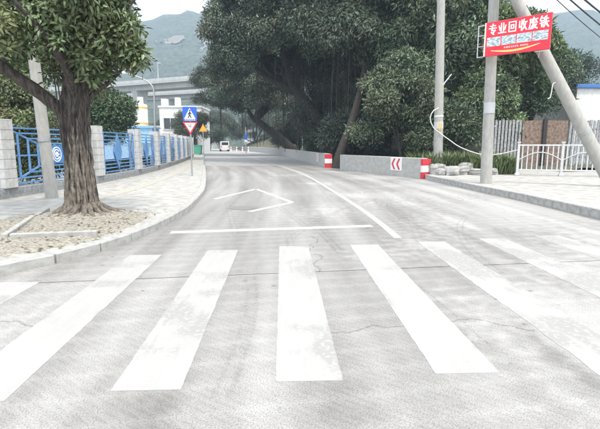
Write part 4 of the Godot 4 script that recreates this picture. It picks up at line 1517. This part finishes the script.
func right_side() -> void:
	var g := "poles on the right pavement"
	var pa := concrete_pole("straight pale concrete pole behind the barrier end, yellow mark on it", g3(7.12, 20.4, 0.2), g3(6.86, 20.4, 9.4), 0.21, 0.16, g)
	strap(pa, Vector3(-0.06, 2.15, 0), Vector3(-0.26, 9.2, 0), 0.204, 0.3, plain(lin(0.5, 0.5, 0.48), 0.8), "notice")
	strap(pa, Vector3(-0.066, 2.55, 0), Vector3(-0.26, 9.2, 0), 0.2045, 0.06, M.sign_white, "band")
	var s := fresh()
	for k in 2:
		box(s, Vector3(-0.09 + k * 0.09, 2.1, 0.2), Vector3(0.035, 0.32, 0.03))
	made(s, "yellow_mark", M.yellow, pa)
	s = fresh()
	tube(s, [Vector3(0.0, 3.88, 0.1), Vector3(0.36, 4.36, 0.15)], [0.03, 0.02], 8)
	made(s, "bracket", M.white_cable, pa)
	var pb := concrete_pole("concrete pole at the kerb carrying the left side of the red signboard", g3(6.91, 15.0, 0.2), g3(6.76, 15.05, 8.6), 0.19, 0.145, g)
	for y in [3.05, 3.55, 1.9]:
		s = fresh()
		box(s, Vector3(0.17, y, 0.05), Vector3(0.09, 0.05, 0.06), Basis(), 0.01)
		made(s, "bolt", M.steel, pb)
	strap(pb, Vector3(-0.045, 2.5, 0), Vector3(-0.15, 8.4, 0), 0.178, 0.35, plain(lin(0.46, 0.47, 0.48), 0.8), "notice")
	var pc := concrete_pole("leaning concrete pole on the far right crossing behind the red signboard", g3(10.4, 13.74, 0.2), g3(6.15, 14.72, 7.9), 0.205, 0.15, g)
	strap(pc, Vector3(-0.925, 1.676, -0.213), Vector3(-4.25, 7.7, -0.98), 0.205, 0.06, M.steel, "band")

	# signboard strapped to two poles
	var a := g3(6.42, 14.72, 4.76)
	var b := g3(7.82, 13.42, 4.795)
	var mid := (a + b) * 0.5
	var t := thing("signboard", mid, "red scrap-iron signboard with large white Chinese characters", "sign")
	var dir := (b - a).normalized()
	var flat := Vector3(dir.x, 0, dir.z).normalized()
	var bas := Basis(flat, Vector3.UP, flat.cross(Vector3.UP))
	t.basis = bas
	var w := a.distance_to(b)
	var h := 1.03
	s = fresh()
	box(s, Vector3(0, 0, -0.03), Vector3(w, h, 0.05), Basis(), 0.006)
	made(s, "board", plain(lin(0.6, 0.06, 0.08), 0.6), t)
	var q := fresh()
	var co := [[-1, -1, 0, 1], [-1, 1, 0, 0], [1, 1, 1, 0], [-1, -1, 0, 1], [1, 1, 1, 0], [1, -1, 1, 1]]
	for v in co:
		q.set_normal(Vector3.BACK)
		q.set_uv(Vector2(v[2], v[3]))
		q.add_vertex(Vector3(v[0] * (w * 0.5 - 0.012), v[1] * (h * 0.5 - 0.012), -0.001))
	var pm := StandardMaterial3D.new()
	pm.albedo_texture = sign_picture()
	pm.roughness = 0.55
	put("print", q.commit(), pm, t)
	s = fresh()
	var fx := -w * 0.5 - 0.2
	bar(s, Vector3(fx, -h * 0.5, -0.05), Vector3(fx, h * 0.5 - 0.05, -0.05), 0.025, 0.025, Vector3.BACK)
	for y in [-0.5, -0.18, 0.15, 0.45]:
		bar(s, Vector3(fx, y, -0.05), Vector3(-w * 0.5 + 0.05, y, -0.05), 0.022, 0.022, Vector3.BACK)
	made(s, "side_frame", M.rail_paint, t)
	s = fresh()
	for y in [-0.42, 0.4]:
		bar(s, Vector3(-w * 0.5, y, -0.075), Vector3(w * 0.5, y, -0.075), 0.04, 0.04, Vector3.BACK)
	made(s, "back_rail", M.steel, t)
	s = fresh()
	bar(s, Vector3(w * 0.28, -h * 0.5 - 0.02, -0.05), Vector3(w * 0.5 - 0.04, -h * 0.5 - 0.02, -0.02), 0.02, 0.02)
	bar(s, Vector3(w * 0.36, -h * 0.5, -0.05), Vector3(w * 0.3, -h * 0.5 - 0.14, -0.4), 0.012, 0.03)
	made(s, "strap", M.white_cable, t)

	# white cable sagging from the pole to the railing
	var c := put("white_cable", null, M.white_cable)
	s = fresh()
	var pts := smooth_path([g3(6.95, 20.18, 3.1), g3(6.7, 20.1, 2.98), g3(6.56, 20.1, 2.65), g3(6.72, 20.1, 2.25), g3(7.05, 20.15, 2.0), g3(7.5, 20.1, 1.68), g3(7.98, 20.0, 1.36), g3(8.77, 19.6, 1.06), g3(9.4, 19.2, 1.1), g3(9.92, 18.74, 1.28)], 0.15)
	var rr := []
	for k in pts.size():
		rr.append(0.022)
	tube(s, pts, rr, 8)
	c.mesh = done(s)
	tag(c, "white cable looping off the pole and sagging to the railing", "cable")
	c = put("short_hook", null, M.white_cable)
	s = fresh()
	tube(s, smooth_path([g3(8.66, 14.1, 3.4), g3(8.4, 14.05, 3.38), g3(8.36, 14.05, 3.15), g3(8.33, 14.05, 2.95), g3(8.26, 14.05, 2.91)], 0.06), [0.015, 0.015, 0.015, 0.015, 0.015, 0.015, 0.015, 0.015, 0.015, 0.015, 0.015, 0.015, 0.015, 0.015], 7)
	c.mesh = done(s)
	tag(c, "short bent white wire hanging off the leaning pole", "cable")
	# overhead wires running down to the right
	var names := ["uppermost thick black overhead cable at the upper right", "middle black overhead cable at the upper right", "lowest thin black overhead cable at the upper right"]
	for i in 3:
		var st := g3(6.8 - 0.05 * i, 15.05, 8.35 - 0.22 * i)
		var en := g3(27.0, 28.5, 5.4 - 0.35 * i)
		s = fresh()
		var l := []
		for k in 25:
			var u := k / 24.0
			l.append(st.lerp(en, u) - Vector3(0, (0.5 + 0.2 * i) * 4.0 * u * (1.0 - u), 0))
		var wr := []
		for k in 25:
			wr.append([0.035, 0.028, 0.016][i])
		tube(s, l, wr, 6)
		var o := put("overhead_cable", done(s), M.cable)
		tag(o, names[i], "cable", "overhead cables")

	# railing
	var r := thing("pedestrian_railing", g3(9.95, 18.75, 0.2), "white steel pedestrian railing with arched panels at the pavement back", "railing")
	var dirr := (Vector2(12.96, 17.7) - Vector2(9.9, 18.75)).normalized()
	r.rotation.y = atan2(dirr.y, dirr.x)
	for i in 5:
		var x := i * 1.66
		s = fresh()
		box(s, Vector3(x, 0.68, 0), Vector3(0.1, 1.36, 0.1), Basis(), 0.008)
		var post := made(s, "post", M.rail_paint, r)
		s = fresh()
		box(s, Vector3(x, 1.385, 0), Vector3(0.14, 0.05, 0.14), Basis(), 0.012)
		made(s, "cap", M.rail_paint, post)
		s = fresh()
		box(s, Vector3(x, 0.05, 0), Vector3(0.18, 0.1, 0.18), Basis(), 0.012)
		made(s, "foot", M.rail_paint, post)
		if i == 4:
			break
		for y in [0.24, 1.27]:
			s = fresh()
			box(s, Vector3(x + 0.83, y, 0), Vector3(1.56, 0.06, 0.06), Basis(), 0.006)
			made(s, "rail", M.rail_paint, r)
		for k in 8:
			s = fresh()
			box(s, Vector3(x + 0.16 + k * 0.191, 0.755, 0), Vector3(0.042, 0.972, 0.042))
			made(s, "baluster", M.rail_paint, r)
		s = fresh()
		var arc := []
		for k in 13:
			var u := k / 12.0
			arc.append(Vector3(x + 0.05 + u * 1.56, 0.68 + 0.3 * sin(u * PI), 0.036))
		tube(s, arc, [0.018, 0.018, 0.018, 0.018, 0.018, 0.018, 0.018, 0.018, 0.018, 0.018, 0.018, 0.018, 0.018], 8)
		made(s, "arch", M.rail_paint, r)

	# yard wall: rusty sheets and leaning grey slats
	var rust := mottle(lin(0.13, 0.09, 0.07), lin(0.25, 0.18, 0.14), 141, Vector3(0.5, 0.5, 0.5), 0.85, 0.4)
	var wl := thing("yard_wall", g3(11.2, 24.2, 0.2), "brown sheet-metal yard wall with rows of grey upright slats", "wall")
	for q2 in [[1.75, 3.0, 1.25], [3.0, 3.0, 1.25], [6.9, 8.5, 3.4]]:
		s = fresh()
		box(s, Vector3((q2[0] + (q2[0] + q2[2])) * 0.5, 1.28, 0), Vector3(q2[2] - 0.02, 2.56, 0.06), Basis(), 0.008)
		made(s, "sheet", rust, wl)
	s = fresh()
	box(s, Vector3(2.95, 1.32, 0.1), Vector3(0.2, 2.64, 0.1))
	made(s, "dark_post", plain(lin(0.03, 0.025, 0.025), 0.8), wl)
	var slat := box_mesh(Vector3(0.13, 2.6, 0.05), 0.006, Vector3(0, 1.3, 0))
	for i in 9:
		var o := put("slat", slat, M.slat, wl)
		o.position = Vector3(0.1 + i * 0.19, -0.02 * (i % 3), 0)
		o.rotation.z = -0.01
	for i in 14:
		var o := put("slat", slat, M.slat, wl)
		o.position = Vector3(4.35 + i * 0.185, -0.03 * (i % 2), 0.02)
		o.rotation.z = -0.03 - 0.006 * (i % 3)
	s = fresh()
	for y in [0.6, 2.1]:
		box(s, Vector3(0.9, y, -0.07), Vector3(1.8, 0.06, 0.05))
		box(s, Vector3(5.6, y, -0.07), Vector3(2.7, 0.06, 0.05))
	made(s, "cross_rail", M.steel, wl)

	var wb := thing("white_house", g3(23.55, 32, 0.2), "white building with a blue roof edge above the yard wall", "building")
	s = fresh()
	box(s, Vector3(0, 2.45, 0), Vector3(8.6, 4.9, 5))
	made(s, "wall", M.white_paint, wb)
	s = fresh()
	box(s, Vector3(0, 5.02, 0), Vector3(9.0, 0.24, 5.4), Basis(), 0.02)
	made(s, "roof_edge", plain(lin(0.05, 0.16, 0.42), 0.6), wb)

	# broken concrete and stones by the barrier end
	var stones := [
		[6.85, 19.75, 0.7, 0.5, 0.5, "pale stone wedged at the foot of the straight pole"],
		[7.3, 19.2, 1.05, 0.42, 0.6, "long pale slab of broken concrete lying before the weeds"],
		[7.8, 19.5, 0.7, 0.4, 0.5, "small pale stone right of the long broken slab"],
		[8.2, 19.9, 0.85, 0.55, 0.5, "tall pale stone in the weeds behind the kerbside pole"],
		[8.45, 19.1, 0.8, 0.3, 0.5, "flat pale stone just left of the kerbside pole foot"],
		[6.85, 19.15, 0.45, 0.3, 0.45, "rough grey stone beside the red and white barrier end"],
		[9.2, 19.5, 0.6, 0.32, 0.45, "pale stone right of the kerbside pole among weeds"]]
	var rn := noise(151, 1.1, 3)
	var k2 := 0
	for q3 in stones:
		var sp := SphereMesh.new()
		sp.radial_segments = 14
		sp.rings = 9
		sp.radius = 0.5
		sp.height = 1.0
		var arr := sp.get_mesh_arrays()
		var vs: PackedVector3Array = arr[Mesh.ARRAY_VERTEX]
		var ix: PackedInt32Array = arr[Mesh.ARRAY_INDEX]
		s = fresh()
		s.set_smooth_group(-1)
		for i in range(0, ix.size(), 3):
			var f := []
			for n in 3:
				var v := vs[ix[i + n]]
				var bx := v / maxf(maxf(absf(v.x), absf(v.y)), absf(v.z)) * 0.5
				v = v.lerp(bx, 0.72)
				v *= 1.0 + 0.3 * rn.get_noise_3d(v.x * 2.0 + k2 * 9.0, v.y * 2.0, v.z * 2.0)
				f.append(Vector3(v.x * q3[2], (v.y + 0.4) * q3[3], v.z * q3[4]))
			if (f[1] - f[0]).cross(f[2] - f[0]).length() > 1e-7:
				tri(s, f[0], f[1], f[2], f[0] + f[1] + f[2] - Vector3(0, q3[3] * 1.2, 0))
		var o := made(s, "stone", M.kerb)
		o.position = g3(q3[0], q3[1], 0.2)
		o.rotation.y = k2 * 1.3
		tag(o, q3[5], "stone", "stones by the barrier end")
		k2 += 1
	# weeds round them
	var blade := fresh()
	var br := RandomNumberGenerator.new()
	br.seed = 77
	for i in 14:
		var an := br.randf() * TAU
		var d := Vector3(cos(an), 0, sin(an))
		var sd := Vector3(-d.z, 0, d.x) * 0.011
		var hh := br.randf_range(0.3, 0.6)
		var lean := br.randf_range(0.1, 0.4)
		var p0 := d * 0.03
		var p1 := d * (0.03 + lean * 0.35) + Vector3(0, hh * 0.6, 0)
		var p2 := d * (0.03 + lean) + Vector3(0, hh * br.randf_range(0.75, 1.0), 0)
		var v := br.randf_range(0.75, 1.25)
		blade.set_color(Color(v, v, v))
		blade.set_smooth_group(-1)
		quad(blade, p0 - sd, p0 + sd, p1 + sd, p1 - sd, d)
		tri(blade, p1 - sd, p1 + sd, p2, d)
	var bm := done(blade)
	var mm := MultiMesh.new()
	mm.transform_format = MultiMesh.TRANSFORM_3D
	mm.use_colors = true
	mm.mesh = bm
	mm.instance_count = 560
	for i in 560:
		var x := rng.randf_range(6.6, 10.4)
		var d := rng.randf_range(19.9, 23.2) if x < 9.3 else rng.randf_range(19.4, 22)
		var gc := 0.7 + rng.randf() * 0.6
		mm.set_instance_transform(i, Transform3D(Basis(Vector3.UP, rng.randf() * TAU).scaled(Vector3.ONE * rng.randf_range(0.7, 2.3)), g3(x, d, 0.17)))
		mm.set_instance_color(i, Color(0.12 * gc, 0.16 * gc, 0.06 * gc))
	var wd := MultiMeshInstance3D.new()
	wd.name = "weeds"
	wd.multimesh = mm
	wd.material_override = M.leaf
	add_child(wd, true)
	tag(wd, "long green weeds round the stones and the straight pole", "weeds", "", "stuff")

# ---------------------------------------------------------------- the far street
func far_street() -> void:
	var t := sign_post("blue_sign", "white post with a small blue and white sign at the far bend", g3(-5.9, 75, 0.0), 4.2, 0.09)
	var s := fresh()
	box(s, Vector3(0, 2.6, 0.12), Vector3(0.5, 0.8, 0.04))
	made(s, "blue_plate", M.sign_blue, t)
	s = fresh()
	box(s, Vector3(0, 1.95, 0.12), Vector3(0.45, 0.35, 0.04))
	made(s, "white_plate", M.sign_white, t)
	var p := thing("white_post", g3(1.1, 44.5, 0.0), "thin white post standing behind the far barrier under the banyan", "post")
	s = fresh()
	tube(s, [Vector3(0.9, -0.2, 0), Vector3(0.9, 2, 0), Vector3(0.9, 3.9, 0)], [0.06, 0.055, 0.05], 8)
	made(s, "shaft", M.sign_white, p)
	s = fresh()
	box(s, Vector3(0.9, 3.6, 0.05), Vector3(0.26, 0.1, 0.2))
	made(s, "head", M.sign_white, p)
	# small van
	var v := thing("parked_van", g3(-11.6, 92, 0.0), "small white van stopped at the far bend of the street", "van")
	s = fresh()
	prism(s, PackedVector2Array([Vector2(-2.0, 0.35), Vector2(2.0, 0.35), Vector2(2.05, 0.9), Vector2(1.75, 1.15), Vector2(1.1, 1.85), Vector2(0.9, 1.95), Vector2(-1.95, 1.95), Vector2(-2.05, 1.0)]), -0.8, 0.8)
	var body := made(s, "body", M.white_paint, v)
	body.rotation.y = PI * 0.5 + 0.2
	s = fresh()
	box(s, Vector3(-2.03, 1.5, 0), Vector3(0.04, 0.55, 1.3))
	made(s, "rear_window", plain(lin(0.03, 0.035, 0.04), 0.2), body)
	for x in [-1.35, 1.35]:
		for z in [-0.75, 0.75]:
			s = fresh()
			tube(s, [Vector3(x, 0.3, z - 0.1), Vector3(x, 0.3, z + 0.1)], [0.3, 0.3], 14)
			made(s, "wheel", M.black, body)
	for z in [-0.68, 0.68]:
		s = fresh()
		box(s, Vector3(-2.06, 0.95, z), Vector3(0.04, 0.3, 0.16))
		made(s, "tail_light", M.sign_red, body)
	# waste container
	var b := thing("waste_container", g3(-10.75, 58, 0.12), "green waste container at the far end of the left pavement", "container")
	s = fresh()
	prism(s, PackedVector2Array([Vector2(-0.5, 0.12), Vector2(0.5, 0.12), Vector2(0.6, 1.1), Vector2(-0.6, 1.1)]), -0.4, 0.4)
	made(s, "body", plain(lin(0.06, 0.3, 0.2), 0.6), b)
	s = fresh()
	box(s, Vector3(0, 1.16, 0), Vector3(1.26, 0.12, 0.88), Basis(), 0.03)
	made(s, "lid", plain(lin(0.05, 0.25, 0.17), 0.6), b)
	for x in [-0.4, 0.4]:
		s = fresh()
		tube(s, [Vector3(x - 0.04, 0.08, 0.3), Vector3(x + 0.04, 0.08, 0.3)], [0.08, 0.08], 10)
		made(s, "wheel", M.black, b)
	# kerbside posts at the bend
	for i in 4:
		var q := thing("bollard", g3(-9.6 + i * 1.15, 86.0 - i * 0.9, 0.0), ["white bollard nearest the van at the far bend", "second white bollard from the van at the far bend", "third white bollard from the van at the far bend", "white bollard at the far bend closest to the blue sign"][i], "bollard", "bollards at the far bend")
		s = fresh()
		tube(s, [Vector3.ZERO, Vector3(0, 0.8, 0), Vector3(0, 0.95, 0)], [0.13, 0.12, 0.05], 10)
		made(s, "post", M.sign_white, q)
		s = fresh()
		tube(s, [Vector3(0, 0.6, 0), Vector3(0, 0.72, 0)], [0.13, 0.13], 10)
		made(s, "band", M.sign_red, q)
